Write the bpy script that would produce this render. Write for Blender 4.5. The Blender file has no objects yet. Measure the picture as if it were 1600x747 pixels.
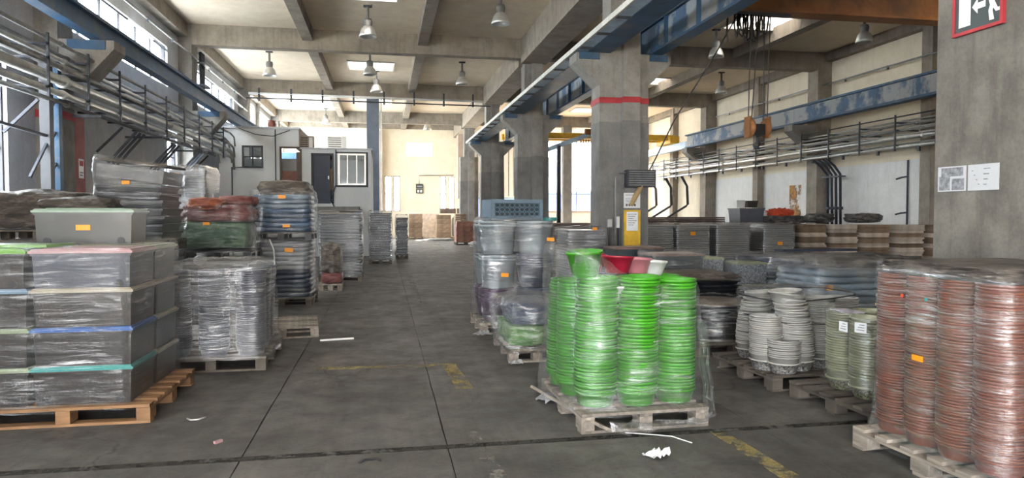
import bpy, bmesh, math, random
from math import sin, cos, pi, radians, atan, sqrt
from mathutils import Vector, Matrix, noise

S = bpy.context.scene
COL = S.collection
random.seed(7)

# ---------------------------------------------------------------- camera
cam_d = bpy.data.cameras.new('camera')
cam = bpy.data.objects.new('camera', cam_d)
COL.objects.link(cam)
cam_d.sensor_width = 36.0
cam_d.lens = 36.0 * 1090.0 / 1600.0
cam_d.clip_end = 300
cam.location = (0, 0, 1.6)
cam.rotation_euler = (radians(90 - 2.075), 0, radians(-10.39))
S.camera = cam

# ---------------------------------------------------------------- sky, exposure
W = bpy.data.worlds.new('sky')
S.world = W
W.use_nodes = True
bg = W.node_tree.nodes['Background']
bg.inputs[0].default_value = (0.975, 0.985, 1.0, 1)
bg.inputs[1].default_value = 9.0
sun_d = bpy.data.lights.new('sun', 'SUN'); sun_d.energy = 90.0; sun_d.angle = radians(1.5); sun_d.color = (1.0, .86, .66)
sun = bpy.data.objects.new('sun', sun_d); COL.objects.link(sun)
sun.rotation_euler = Vector((-.30, -.78, -.62)).to_track_quat('-Z', 'Y').to_euler()
S.view_settings.view_transform = 'Standard'
S.view_settings.look = 'None'
S.view_settings.gamma = 1.0
S.view_settings.exposure = 1.75
S.cycles.max_bounces = 10
S.cycles.diffuse_bounces = 6
S.cycles.glossy_bounces = 3
S.cycles.transmission_bounces = 4
S.cycles.transparent_max_bounces = 16
S.cycles.sample_clamp_indirect = 6.0
S.cycles.caustics_reflective = False
S.cycles.caustics_refractive = False

def portal(name, loc, rot, sx, sy):
    d = bpy.data.lights.new(name, 'AREA')
    d.shape = 'RECTANGLE'; d.size = sx; d.size_y = sy
    d.cycles.is_portal = True
    o = bpy.data.objects.new(name, d)
    COL.objects.link(o)
    o.location = loc; o.rotation_euler = rot
    return o

# ---------------------------------------------------------------- mesh helpers
class MB:
    def __init__(s): s.v = []; s.f = []; s.uv = None
    def add(s, vs, fs):
        n = len(s.v); s.v += [tuple(v) for v in vs]; s.f += [tuple(i + n for i in f) for f in fs]; return s
    def box(s, x0, x1, y0, y1, z0, z1):
        return s.add([(x0,y0,z0),(x1,y0,z0),(x1,y1,z0),(x0,y1,z0),(x0,y0,z1),(x1,y0,z1),(x1,y1,z1),(x0,y1,z1)],
                     [(0,3,2,1),(4,5,6,7),(0,1,5,4),(1,2,6,5),(2,3,7,6),(3,0,4,7)])
    def frustum(s, w0, d0, w1, d1, z0, z1, cx=0, cy=0):
        a, b, c, d = w0/2, d0/2, w1/2, d1/2
        return s.add([(cx-a,cy-b,z0),(cx+a,cy-b,z0),(cx+a,cy+b,z0),(cx-a,cy+b,z0),(cx-c,cy-d,z1),(cx+c,cy-d,z1),(cx+c,cy+d,z1),(cx-c,cy+d,z1)],
                     [(0,3,2,1),(4,5,6,7),(0,1,5,4),(1,2,6,5),(2,3,7,6),(3,0,4,7)])
    def bar(s, p, q, w, h=None):
        h = h or w
        p = Vector(p); q = Vector(q); d = (q - p).normalized()
        up = Vector((0,0,1)) if abs(d.z) < .95 else Vector((1,0,0))
        a = d.cross(up).normalized() * w / 2; b = a.cross(d).normalized() * h / 2
        vs = [p-a-b, p+a-b, p+a+b, p-a+b, q-a-b, q+a-b, q+a+b, q-a+b]
        return s.add(vs, [(0,3,2,1),(4,5,6,7),(0,1,5,4),(1,2,6,5),(2,3,7,6),(3,0,4,7)])
    def tube(s, pts, r, n=8, caps=True):
        pts = [Vector(p) for p in pts]; base = len(s.v); m = len(pts)
        for i, p in enumerate(pts):
            d = (pts[min(i+1, m-1)] - pts[max(i-1, 0)]).normalized()
            up = Vector((0,0,1)) if abs(d.z) < .9 else Vector((1,0,0))
            a = d.cross(up).normalized(); b = a.cross(d).normalized()
            rr = r[i] if isinstance(r, (list, tuple)) else r
            for k in range(n):
                t = 2*pi*k/n; s.v.append(tuple(p + a*cos(t)*rr + b*sin(t)*rr))
        for i in range(m-1):
            for k in range(n):
                k2 = (k+1) % n
                s.f.append((base+i*n+k, base+i*n+k2, base+(i+1)*n+k2, base+(i+1)*n+k))
        if caps:
            s.f.append(tuple(base+k for k in reversed(range(n)))); s.f.append(tuple(base+(m-1)*n+k for k in range(n)))
        return s
    def lathe(s, prof, n=16, c=(0,0,0), sx=1, sy=1):
        base = len(s.v); m = len(prof)
        for r, z in prof:
            for k in range(n):
                t = 2*pi*k/n; s.v.append((c[0]+r*cos(t)*sx, c[1]+r*sin(t)*sy, c[2]+z))
        for i in range(m-1):
            for k in range(n):
                k2 = (k+1) % n
                s.f.append((base+i*n+k, base+i*n+k2, base+(i+1)*n+k2, base+(i+1)*n+k))
        return s
    def disc(s, r, z, n=16, c=(0,0), down=False):
        b = len(s.v)
        for k in range(n): s.v.append((c[0]+r*cos(2*pi*k/n), c[1]+r*sin(2*pi*k/n), z))
        f = tuple(b+k for k in range(n)); s.f.append(tuple(reversed(f)) if down else f); return s
    def prism(s, pts, axis, a, b):
        """extrude the 2-D outline pts along axis from a to b ('x': pts are (y,z); 'y': (x,z); 'z': (x,y))"""
        def P(u, v, w): return (w,u,v) if axis == 'x' else (u,w,v) if axis == 'y' else (u,v,w)
        n = len(pts)
        vs = [P(u,v,a) for u, v in pts] + [P(u,v,b) for u, v in pts]
        fs = [tuple(range(n)), tuple(reversed(range(n, 2*n)))] + [(i, n+i, n+(i+1) % n, (i+1) % n) for i in range(n)]
        return s.add(vs, fs)
    def build(s, name, mat, parent=None, smooth=False, loc=None, rz=0, fix=True):
        me = bpy.data.meshes.new(name)
        me.from_pydata(s.v, [], s.f)
        if s.uv:
            ul = me.uv_layers.new(name='UVMap')
            for lp in me.loops: ul.data[lp.index].uv = s.uv[lp.vertex_index]
        if fix:
            bm = bmesh.new(); bm.from_mesh(me); bmesh.ops.recalc_face_normals(bm, faces=bm.faces); bm.to_mesh(me); bm.free()
        me.materials.append(mat)
        if smooth: me.polygons.foreach_set('use_smooth', [True]*len(me.polygons))
        me.update()
        return link(name, me, parent, loc, rz)

def link(name, me, parent=None, loc=None, rz=0):
    o = bpy.data.objects.new(name, me); COL.objects.link(o)
    if parent: o.parent = parent
    if loc: o.location = loc
    if rz: o.rotation_euler = (0, 0, rz)
    return o
def box(name, mat, parent, *a): return MB().box(*a).build(name, mat, parent, fix=False)
def thing(name, label, cat, loc=(0,0,0), rz=0, group=None):
    o = bpy.data.objects.new(name, None); o.empty_display_size = .1; COL.objects.link(o)
    o.location = loc; o.rotation_euler = (0,0,rz)
    return tag(o, label, cat, group)
def tag(o, label, cat, group=None):
    o['label'] = label; o['category'] = cat
    if group: o['group'] = group
    return o
def struct(o): o['kind'] = 'structure'; return o
def semp(name):
    o = bpy.data.objects.new(name, None); COL.objects.link(o); o['kind'] = 'structure'; return o
def dup(o, loc, rz=0, label=None, group=None, rot=None):
    r = o.copy(); COL.objects.link(r); r.location = loc; r.rotation_euler = rot or (0,0,rz)
    if label: r['label'] = label
    if group: r['group'] = group
    for ch in o.children:
        c = ch.copy(); COL.objects.link(c); c.parent = r
        for g in ch.children:
            d = g.copy(); COL.objects.link(d); d.parent = c
    return r
def nz(x, y=0., z=0.): return noise.noise(Vector((x, y, z)))

# ---------------------------------------------------------------- materials
def newmat(name):
    m = bpy.data.materials.new(name); m.use_nodes = True
    nt = m.node_tree; return m, nt, nt.nodes, nt.links, nt.nodes['Principled BSDF']
def ramp(N, L, src, stops):
    r = N.new('ShaderNodeValToRGB'); e = r.color_ramp.elements
    while len(e) < len(stops): e.new(.5)
    for i, (p, c) in enumerate(stops): e[i].position = p; e[i].color = (*c, 1) if len(c) == 3 else c
    L.new(src, r.inputs[0]); return r.outputs[0]
def nnoise(N, L, vec, scale, detail=4, rough=.55, dist=0):
    n = N.new('ShaderNodeTexNoise'); n.inputs['Scale'].default_value = scale; n.inputs['Detail'].default_value = detail
    n.inputs['Roughness'].default_value = rough; n.inputs['Distortion'].default_value = dist
    if vec is not None: L.new(vec, n.inputs['Vector'])
    return n.outputs['Fac']
def mapping(N, L, kind='Object', scale=(1,1,1), rot=(0,0,0)):
    t = N.new('ShaderNodeTexCoord'); mp = N.new('ShaderNodeMapping')
    mp.inputs['Scale'].default_value = scale; mp.inputs['Rotation'].default_value = rot
    L.new(t.outputs[kind], mp.inputs['Vector']); return mp.outputs[0]
def mixc(N, L, fac, a, b, mode='MIX'):
    m = N.new('ShaderNodeMix'); m.data_type = 'RGBA'; m.blend_type = mode
    for sock, v in ((m.inputs[0], fac), (m.inputs[6], a), (m.inputs[7], b)):
        if isinstance(v, (int, float)): sock.default_value = v
        elif isinstance(v, tuple): sock.default_value = (*v, 1)
        else: L.new(v, sock)
    return m.outputs[2]
def bump(N, L, bs, h, strength, dist=.02):
    b = N.new('ShaderNodeBump'); b.inputs['Strength'].default_value = strength; b.inputs['Distance'].default_value = dist
    L.new(h, b.inputs['Height']); L.new(b.outputs[0], bs.inputs['Normal']); return b
def pm(name, col, rough=.6, metal=0., var=.25, scale=3., bmp=0., bscale=40., stretch=(1,1,1), col2=None, thr=(.45,.65), rnd=0., spec=.5, kind='Object'):
    m, nt, N, L, B = newmat(name)
    B.inputs['Roughness'].default_value = rough; B.inputs['Metallic'].default_value = metal
    B.inputs['Specular IOR Level'].default_value = spec
    v = mapping(N, L, kind, stretch)
    n1 = nnoise(N, L, v, scale, 6, .6)
    lo = tuple(c*(1-var) for c in col); hi = tuple(min(1, c*(1+var)) for c in col)
    c = ramp(N, L, n1, [(.3, lo), (.7, hi)])
    if col2:
        n2 = nnoise(N, L, v, scale*.6, 8, .68, .3)
        f = ramp(N, L, n2, [(thr[0], (0,0,0)), (thr[1], (1,1,1))])
        c = mixc(N, L, f, c, col2)
    if rnd:
        oi = N.new('ShaderNodeObjectInfo'); h = N.new('ShaderNodeHueSaturation'); mr = N.new('ShaderNodeMapRange')
        mr.inputs[3].default_value = 1-rnd; mr.inputs[4].default_value = 1+rnd
        L.new(oi.outputs['Random'], mr.inputs[0]); L.new(mr.outputs[0], h.inputs['Value']); L.new(c, h.inputs['Color']); c = h.outputs[0]
    L.new(c, B.inputs['Base Color'])
    if bmp: bump(N, L, B, nnoise(N, L, v, bscale, 4), bmp)
    return m

M = {}
def concrete(name, a, b, streak=.5, grime=(.10,.09,.08)):
    m, nt, N, L, B = newmat(name)
    B.inputs['Roughness'].default_value = .88; B.inputs['Specular IOR Level'].default_value = .25
    v = mapping(N, L, 'Object')
    vs = mapping(N, L, 'Object', (3,3,.35))
    c = ramp(N, L, nnoise(N, L, v, 2.2, 8, .65), [(.3, a), (.72, b)])
    g = ramp(N, L, nnoise(N, L, vs, 2.0, 7, .7), [(.5, (0,0,0)), (.85, (streak,)*3)])
    c = mixc(N, L, g, c, grime)
    sp = ramp(N, L, nnoise(N, L, v, 38, 3, .6), [(.3, (.75,)*3), (.55, (1,1,1))])
    c = mixc(N, L, .6, c, sp, 'MULTIPLY')
    L.new(c, B.inputs['Base Color'])
    bump(N, L, B, nnoise(N, L, v, 24, 6, .7), .35, .01)
    return m
M['concrete'] = concrete('concrete_grey', (.195,.187,.175), (.335,.325,.31))
M['concrete_blotchy'] = concrete('concrete_blotchy', (.10,.092,.082), (.235,.22,.195), .75, (.05,.045,.04))  # darker, blotchier and more streaked than the plain concrete
M['concrete_dark'] = concrete('concrete_dark', (.15,.148,.146), (.25,.245,.24))
M['beam'] = concrete('concrete_beam', (.21,.185,.155), (.36,.32,.27), .65)
M['ceiling'] = concrete('ceiling_paint', (.74,.63,.49), (.86,.76,.61), .3, (.45,.37,.28))
M['wall_white'] = concrete('wall_white_paint', (.74,.74,.73), (.84,.84,.83), .3, (.42,.38,.33))
M['wall_cream'] = concrete('wall_cream_paint', (.78,.70,.55), (.87,.80,.66), .3, (.5,.42,.3))
M['wall_grey'] = concrete('wall_grey_paint', (.48,.49,.52), (.62,.63,.66), .3, (.25,.24,.23))
M['beige_cladding'] = concrete('beige_cladding', (.38,.31,.26), (.46,.39,.33), .2)
M['blue_steel'] = pm('blue_painted_steel', (.035,.095,.185), .55, 0, .3, 2, .1, 30, col2=(.10,.13,.17), thr=(.5,.62))
M['blue_worn'] = pm('blue_worn_steel', (.055,.12,.22), .6, 0, .3, 2.5, .2, 25, stretch=(1,.6,.5), col2=(.34,.37,.40), thr=(.44,.52))
M['pale_steel'] = pm('pale_rail_steel', (.62,.62,.58), .5, .2, .15, 5)
M['girder_web'] = pm('light_blue_web', (.50,.68,.88), .5, 0, .2, 4)
M['steel'] = pm('galvanised_pipe', (.50,.50,.48), .35, .75, .2, 6, .05, 40)
M['steel_mid'] = pm('painted_pipe_grey', (.22,.22,.22), .5, .4, .25, 6)
M['steel_dark'] = pm('dark_bracket_steel', (.045,.05,.065), .55, .3, .3, 8)
M['rust_beam'] = pm('rust_orange_beam', (.30,.12,.035), .65, 0, .35, 1.5, .15, 25, col2=(.10,.055,.03), thr=(.5,.75))
M['yellow'] = pm('yellow_paint', (.70,.42,.03), .55, 0, .2, 5)
M['orange_sign'] = pm('orange_plate', (.85,.38,.03), .5, 0, .08, 5)
M['red_paint'] = pm('red_paint', (.38,.03,.04), .6, 0, .2, 6)
M['red_dull'] = pm('dull_red_paint', (.30,.10,.10), .7, 0, .25, 4)
M['black'] = pm('black_rubber', (.012,.012,.014), .5, 0, .3, 8)
M['white'] = pm('white_enamel', (.75,.76,.75), .4, 0, .08, 4)
M['paper'] = pm('white_paper', (.80,.81,.84), .55, 0, .04, 9)
M['print'] = pm('printed_ink', (.12,.12,.14), .7, 0, .2, 20)
M['print_soft'] = pm('printed_picture', (.32,.33,.36), .6, 0, .7, 30)
M['sign_green'] = pm('sign_dark_green', (.035,.05,.05), .45, 0, .1, 5)
M['alu'] = pm('brushed_aluminium', (.62,.62,.60), .38, .6, .1, 8)
M['frame_dark'] = pm('dark_window_frame', (.02,.022,.03), .5, 0, .2, 8)
M['door_blue'] = pm('dark_blue_door', (.025,.035,.065), .5, 0, .2, 4)
M['wood'] = pm('pallet_wood', (.30,.205,.125), .8, 0, .4, 3, .3, 30, stretch=(6,1,6), rnd=.3)
M['wood_old'] = pm('old_pallet_wood', (.25,.215,.18), .85, 0, .4, 3, .3, 30, stretch=(6,1,6), rnd=.3)
M['wood_orange'] = pm('orange_pallet_wood', (.25,.135,.065), .75, 0, .35, 3, .3, 30, stretch=(1,6,6), rnd=.2)
M['wood_dark'] = pm('dark_pallet_wood', (.10,.085,.07), .85, 0, .4, 3, .3, 30, rnd=.3)
M['card'] = pm('brown_cardboard', (.24,.165,.11), .85, 0, .3, 4, .1, 40, rnd=.35)
M['card_pale'] = pm('pale_cardboard', (.54,.46,.385), .85, 0, .3, 4, .1, 40, rnd=.3)
M['card_dark'] = pm('dark_cardboard', (.13,.095,.08), .85, 0, .3, 4, .1, 40, rnd=.2)
M['red_brown'] = pm('red_brown_cardboard', (.26,.13,.10), .8, 0, .25, 4, rnd=.2)
M['orange_tag'] = pm('orange_price_tag', (.80,.30,.01), .5, 0, .06, 30)
def plastic(k, col, rough=.32, rnd=.12, var=.1): M[k] = pm(k, tuple(c*.8 for c in col), rough, 0, var, 6, rnd=rnd)
plastic('green_plastic', (.065,.36,.018))
plastic('green_lid', (.13,.33,.03)); plastic('pale_green_lid', (.25,.31,.19)); plastic('pink_lid', (.42,.25,.27))
plastic('blue_lid', (.025,.10,.33)); plastic('teal_lid', (.03,.32,.30)); plastic('sky_lid', (.16,.26,.36)); plastic('mint_lid', (.25,.34,.27))
plastic('mauve_lid', (.21,.13,.12)); plastic('olive_lid', (.33,.35,.24)); plastic('tan_lid', (.34,.30,.23))
plastic('grey_bin', (.030,.026,.023)); plastic('grey_bin_light', (.048,.048,.045)); plastic('blue_grey_bin', (.06,.066,.088))
plastic('dark_bin', (.04,.055,.06)); plastic('grey_tub', (.13,.135,.16)); plastic('terracotta', (.25,.075,.045), .42, .12)
plastic('white_pot', (.44,.43,.405), .35, .07); plastic('cream_pot', (.36,.37,.23), .35, .07)
plastic('black_basin', (.015,.017,.022), .22); plastic('clear_tub', (.30,.34,.37), .25); plastic('navy_tub', (.03,.045,.09)); plastic('blue_tub', (.05,.09,.18))
plastic('purple_tub', (.07,.03,.075)); plastic('crimson', (.36,.015,.04)); plastic('pink', (.45,.17,.20)); plastic('white_plastic', (.66,.68,.66))
plastic('dark_grey_tray', (.035,.037,.042), .35, .3); plastic('grey_tray', (.14,.145,.15), .35, .25); plastic('silver_tray', (.19,.195,.21), .35, .2)
plastic('blue_tray', (.045,.085,.16), .35, .3); plastic('navy_tray', (.018,.028,.06), .3, .4); plastic('sky_tray', (.14,.20,.26), .35, .25)
plastic('white_tray', (.27,.28,.30), .35, .15); plastic('moss_tray', (.09,.16,.085), .4, .3); plastic('wine_tray', (.06,.018,.02), .4, .3)
plastic('red_orange', (.75,.09,.03)); plastic('crate_blue', (.13,.19,.25), .5)

def floral(name, base, ink, scale, hi=None, zlim=None):
    m, nt, N, L, B = newmat(name)
    B.inputs['Roughness'].default_value = .35
    v = mapping(N, L, 'Object')
    w = N.new('ShaderNodeTexVoronoi'); w.inputs['Scale'].default_value = scale; L.new(v, w.inputs['Vector'])
    n = nnoise(N, L, v, scale*1.3, 3, .6, 1.0)
    f = ramp(N, L, n, [(.49, (0,0,0)), (.53, (1,1,1))])
    c = mixc(N, L, f, base, ink)
    if zlim is not None:
        sx = N.new('ShaderNodeSeparateXYZ'); L.new(v, sx.inputs[0])
        mt = N.new('ShaderNodeMath'); mt.operation = 'LESS_THAN'; mt.inputs[1].default_value = zlim; L.new(sx.outputs[2], mt.inputs[0])
        c = mixc(N, L, mt.outputs[0], base, c)
    L.new(c, B.inputs['Base Color']); return m
M['floral_pot'] = floral('white_pot_dark_floral', (.44,.43,.405), (.05,.052,.06), 55, zlim=.085)
M['floral_cream'] = floral('cream_pot_olive_floral', (.34,.35,.22), (.06,.055,.025), 50, zlim=.085)
M['floral_box'] = floral('grey_lace_pattern', (.12,.13,.15), (.28,.29,.31), 32)
M['ornate_pot'] = floral('brown_ornate_pattern', (.45,.34,.20), (.10,.06,.03), 40)

def floor_mat():
    m, nt, N, L, B = newmat('worn_concrete_floor')
    v = mapping(N, L, 'Object')
    c = ramp(N, L, nnoise(N, L, v, .9, 9, .62, .4), [(.28, (.062,.059,.056)), (.5, (.110,.105,.099)), (.75, (.172,.165,.155))])
    vs = mapping(N, L, 'Object', (5,.35,1), (0,0,radians(-5)))
    tr = ramp(N, L, nnoise(N, L, vs, 1.6, 5, .6, .15), [(.42, (.62,)*3), (.6, (1,1,1))])
    c = mixc(N, L, .35, c, tr, 'MULTIPLY')
    st = ramp(N, L, nnoise(N, L, v, 4.5, 7, .72, .6), [(.36, (.62,)*3), (.55, (1.05,)*3), (.7, (1.3,1.27,1.2))])
    c = mixc(N, L, .7, c, st, 'MULTIPLY')
    sp = ramp(N, L, nnoise(N, L, v, 30, 5, .7), [(.30, (.3,)*3), (.43, (1,1,1)), (.66, (1,1,1)), (.74, (1.7,)*3)])
    c = mixc(N, L, .8, c, sp, 'MULTIPLY')
    vo = N.new('ShaderNodeTexVoronoi'); vo.feature = 'DISTANCE_TO_EDGE'; vo.inputs['Scale'].default_value = .42
    wv = N.new('ShaderNodeVectorMath'); wv.operation = 'MULTIPLY_ADD'
    nn = N.new('ShaderNodeTexNoise'); nn.inputs['Scale'].default_value = 2.5; nn.inputs['Detail'].default_value = 5; L.new(v, nn.inputs['Vector'])
    L.new(nn.outputs['Color'], wv.inputs[0]); wv.inputs[1].default_value = (.6,.6,0); L.new(v, wv.inputs[2]); L.new(wv.outputs[0], vo.inputs['Vector'])
    ck = ramp(N, L, vo.outputs['Distance'], [(0, (.35,)*3), (.006, (1,1,1))])
    msk = ramp(N, L, nnoise(N, L, v, .5, 3), [(.5, (0,0,0)), (.56, (.7,)*3)])
    c = mixc(N, L, msk, c, mixc(N, L, 1.0, c, ck, 'MULTIPLY'))
    L.new(c, B.inputs['Base Color'])
    r = ramp(N, L, nnoise(N, L, v, 3, 5), [(.3, (.5,)*3), (.7, (.8,)*3)]); L.new(r, B.inputs['Roughness'])
    B.inputs['Specular IOR Level'].default_value = .35
    bump(N, L, B, nnoise(N, L, v, 45, 5, .7), .25, .006)
    return m
M['floor'] = floor_mat()
M['joint'] = pm('joint_dirt', (.025,.022,.02), .95, 0, .4, 20)

def worn_paint(name, col, thr, sc=5):
    m, nt, N, L, B = newmat(name)
    B.inputs['Base Color'].default_value = (*col, 1); B.inputs['Roughness'].default_value = .8
    v = mapping(N, L, 'Object')
    a = ramp(N, L, nnoise(N, L, v, sc, 8, .75), [(thr, (0,0,0)), (thr+.12, (.85,)*3)])
    L.new(a, B.inputs['Alpha']); return m
M['floor_yellow'] = worn_paint('worn_yellow_line', (.33,.26,.11), .455)
M['floor_white'] = worn_paint('patchy_pale_marks', (.30,.29,.26), .53)
M['floor_dirt'] = worn_paint('joint_dirt_band', (.03,.027,.024), .40)

def film(name, base=.10, streak=.55, tint=(.50,.50,.51), sc=(2.2,34), rough=.16, tr=(.97,.97,.97)):
    m, nt, N, L, B = newmat(name)
    N.remove(B); out = N['Material Output']
    uv = mapping(N, L, 'UV', (sc[0], sc[1], 1), (0,0,radians(2)))
    uv2 = mapping(N, L, 'UV', (2.3, 4.0, 1), (0,0,radians(25)))
    uv3 = mapping(N, L, 'UV', (3.0, 22.0, 1), (0,0,radians(-14)))
    s1 = nnoise(N, L, uv, 1.0, 6, .62, .35)
    s2 = nnoise(N, L, uv2, 1.0, 6, .65, 1.2)
    s3 = nnoise(N, L, uv3, 1.0, 5, .6, .6)
    a = ramp(N, L, s1, [(.52, (0,0,0)), (.66, (1,1,1))])
    b = ramp(N, L, s2, [(.42, (.05,)*3), (.62, (1,1,1))])
    d = ramp(N, L, s3, [(.58, (0,0,0)), (.72, (.8,)*3)])
    s4 = nnoise(N, L, mapping(N, L, 'UV', (2.0, 130, 1), (0,0,radians(-3))), 1.0, 4, .6, .2)
    e = ramp(N, L, s4, [(.50, (0,0,0)), (.66, (.6,)*3)])
    a = mixc(N, L, 1.0, a, e, 'ADD')
    b = mixc(N, L, .25, b, (.6,.6,.6))
    ab = mixc(N, L, 1.0, a, b, 'MULTIPLY')
    ab = mixc(N, L, 1.0, ab, d, 'ADD')
    lw = N.new('ShaderNodeLayerWeight'); lw.inputs[0].default_value = .35
    m1 = N.new('ShaderNodeMath'); m1.operation = 'MULTIPLY_ADD'; m1.inputs[1].default_value = streak; m1.inputs[2].default_value = base; L.new(ab, m1.inputs[0])
    m2 = N.new('ShaderNodeMath'); m2.operation = 'MULTIPLY_ADD'; m2.inputs[1].default_value = .16; L.new(lw.outputs['Facing'], m2.inputs[0]); L.new(m1.outputs[0], m2.inputs[2])
    m2.use_clamp = True
    T = N.new('ShaderNodeBsdfTransparent'); T.inputs[0].default_value = (*tr, 1)
    G = N.new('ShaderNodeBsdfGlossy'); G.inputs['Roughness'].default_value = rough; G.inputs[0].default_value = (.95,.96,.98,1)
    D = N.new('ShaderNodeBsdfDiffuse'); D.inputs[0].default_value = (*tint, 1)
    X = N.new('ShaderNodeMixShader'); X.inputs[0].default_value = .68; L.new(D.outputs[0], X.inputs[1]); L.new(G.outputs[0], X.inputs[2])
    Y = N.new('ShaderNodeMixShader'); L.new(m2.outputs[0], Y.inputs[0]); L.new(T.outputs[0], Y.inputs[1]); L.new(X.outputs[0], Y.inputs[2])
    bp = N.new('ShaderNodeBump'); bp.inputs['Strength'].default_value = .9; bp.inputs['Distance'].default_value = .012
    ad = N.new('ShaderNodeMath'); ad.operation = 'ADD'; L.new(s1, ad.inputs[0]); L.new(s2, ad.inputs[1]); L.new(ad.outputs[0], bp.inputs['Height'])
    L.new(bp.outputs[0], G.inputs['Normal']); L.new(bp.outputs[0], D.inputs['Normal'])
    L.new(Y.outputs[0], out.inputs['Surface']); return m
M['film'] = film('clear_stretch_film', .085, .42)
M['film_thin'] = film('thin_stretch_film', .02, .36)
M['film_mid'] = film('cloudy_stretch_film', .085, .50)
M['film_heavy'] = film('milky_stretch_film', .2, .5)
M['film_brown'] = film('dusty_brown_film', .35, .5, (.36,.31,.27), (3,12), .35)
M['film_dusty'] = film('dusty_stretch_film', .3, .5, (.50,.47,.43), (3,16), .3)

m, nt, N, L, B = newmat('window_glass')
N.remove(B); T = N.new('ShaderNodeBsdfTransparent'); T.inputs[0].default_value = (.92,.95,.96,1); G = N.new('ShaderNodeBsdfGlossy'); G.inputs['Roughness'].default_value = .05
X = N.new('ShaderNodeMixShader'); X.inputs[0].default_value = .08; L.new(T.outputs[0], X.inputs[1]); L.new(G.outputs[0], X.inputs[2]); L.new(X.outputs[0], N['Material Output'].inputs[0])
M['glass'] = m
m, nt, N, L, B = newmat('frosted_skylight')
N.remove(B); T = N.new('ShaderNodeBsdfTranslucent'); T.inputs[0].default_value = (.27,.27,.27,1); G = N.new('ShaderNodeBsdfTransparent'); G.inputs[0].default_value = (.8,.82,.84,1)
L.new(T.outputs[0], N['Material Output'].inputs[0])
M['frosted'] = m

# ================================================================ STRUCTURE
ROWS = [14.28, 23.5, 32.6, 41.7]

def grid_holes(a0, a1, b0, b1, holes):
    As = sorted({a0, a1, *[h[0] for h in holes], *[h[1] for h in holes]}); Bs = sorted({b0, b1, *[h[2] for h in holes], *[h[3] for h in holes]})
    As = [a for a in As if a0 <= a <= a1]; Bs = [b for b in Bs if b0 <= b <= b1]
    for i in range(len(As)-1):
        for j in range(len(Bs)-1):
            ca, cb = (As[i]+As[i+1])/2, (Bs[j]+Bs[j+1])/2
            if any(h[0] < ca < h[1] and h[2] < cb < h[3] for h in holes): continue
            yield As[i], As[i+1], Bs[j], Bs[j+1]

# ---- floor: slabs with real joints over a dirt bed
floor = semp('floor')
box('joint_bed', M['joint'], floor, -7, 17, -9.3, 47.3, -.2, -.012)
XJ = [-6.9, -4.1, -.93, .42, 2.75, 6.4, 10.0, 13.4, 16.9]
YJ = [-9.3, -6, -.6, 4.74, 9.9, 14.9, 20.2, 26.0, 32.0, 39.0, 47.3]
for i in range(len(XJ)-1):
    for j in range(len(YJ)-1):
        g = .004; gy = .026 if j == 1 or YJ[j+1] == 4.74 else .006
        x0, x1, y0, y1 = XJ[i]+g, XJ[i+1]-g, YJ[j]+gy, YJ[j+1]-gy
        b = MB(); n = 12
        # worn, slightly ragged slab rims
        pts = []
        for k in range(n): pts.append((x0+(x1-x0)*k/n, y0+.012*nz(i*3.1+k, j*1.7)))
        for k in range(n): pts.append((x1+.007*nz(i+k*1.3, j*5.1), y0+(y1-y0)*k/n))
        for k in range(n): pts.append((x1-(x1-x0)*k/n, y1+.012*nz(i*2.3+k, j*2.9)))
        for k in range(n): pts.append((x0+.007*nz(i+k*1.1, j*4.1), y1-(y1-y0)*k/n))
        b.prism(pts, 'z', -.06, 0); b.build('slab', M['floor'], floor)

def flat(name, pts, mat, label, cat, z=.003, group=None, t=.002):
    o = MB().prism(pts, 'z', z-t, z).build(name, mat)
    return struct(o) if label is None else tag(o, label, cat, group)
flat('trim_1', [(-.70,7.34),(.74,7.27),(.74,7.39),(-.70,7.46)], M['floor_yellow'], None, None)
flat('trim_2', [(.60,7.27),(.74,7.27),(.80,6.3),(.64,6.3)], M['floor_yellow'], None, None, .0035)
flat('trim_3', [(2.34,4.72),(2.46,4.72),(2.50,3.2),(2.36,3.2)], M['floor_yellow'], None, None)
flat('trim_4', [(.52,12.2),(.66,12.2),(.72,19.0),(.58,19.0)], M['floor_white'], None, None)  # pale patchy strip along the aisle
flat('trim_5', [(.58,5.05),(.66,5.05),(.74,4.0),(.62,4.0)], M['floor_white'], None, None)

flat('trim_12', [(-6.2,4.69),(16,4.71),(16,4.775),(-6.2,4.775)], M['floor_dirt'], None, None, .0025)
# ---- outside ground, fence and building seen through the far opening
out_g = struct(box('ground', pm('pale_yard', (.42,.40,.36), .9), None, -30, 60, 47.3, 120, -.3, -.05))
t = thing('hoarding_fence', 'bright blue sheet metal fence standing outside the open far end of the hall', 'fence', (13, 56, -.05))
blue_f = pm('bright_blue_sheet', (.006,.035,.11), .5, 0, .06, 2)
for k in range(10): box('sheet_panel', blue_f, t, -7+k*1.6, -7+k*1.6+1.57, 0, .05, 0, 3.45)
for k in range(11): box('post', M['steel_mid'], t, -7.05+k*1.6, -6.98+k*1.6, .05, .12, 0, 3.45)
t = thing('white_building', 'white rendered building with rows of windows beyond the blue fence', 'building', (18, 78, -.05))
wb = pm('white_render', (.80,.80,.80), .8, 0, .05, 1)
box('wall', wb, t, -10, 14, 0, 6, 0, 13)
box('cornice', wb, t, -10.2, 14.2, -.2, .1, 12.6, 13)
for zz in (2.2, 6.0, 9.4):
    for xx in range(-9, 13, 3):
        box('window', M['print_soft'], t, xx, xx+1.5, -.06, .02, zz, zz+1.4)
    box('ledge', M['wall_grey'], t, -10, 14, -.14, .02, zz-.35, zz-.2)

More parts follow.
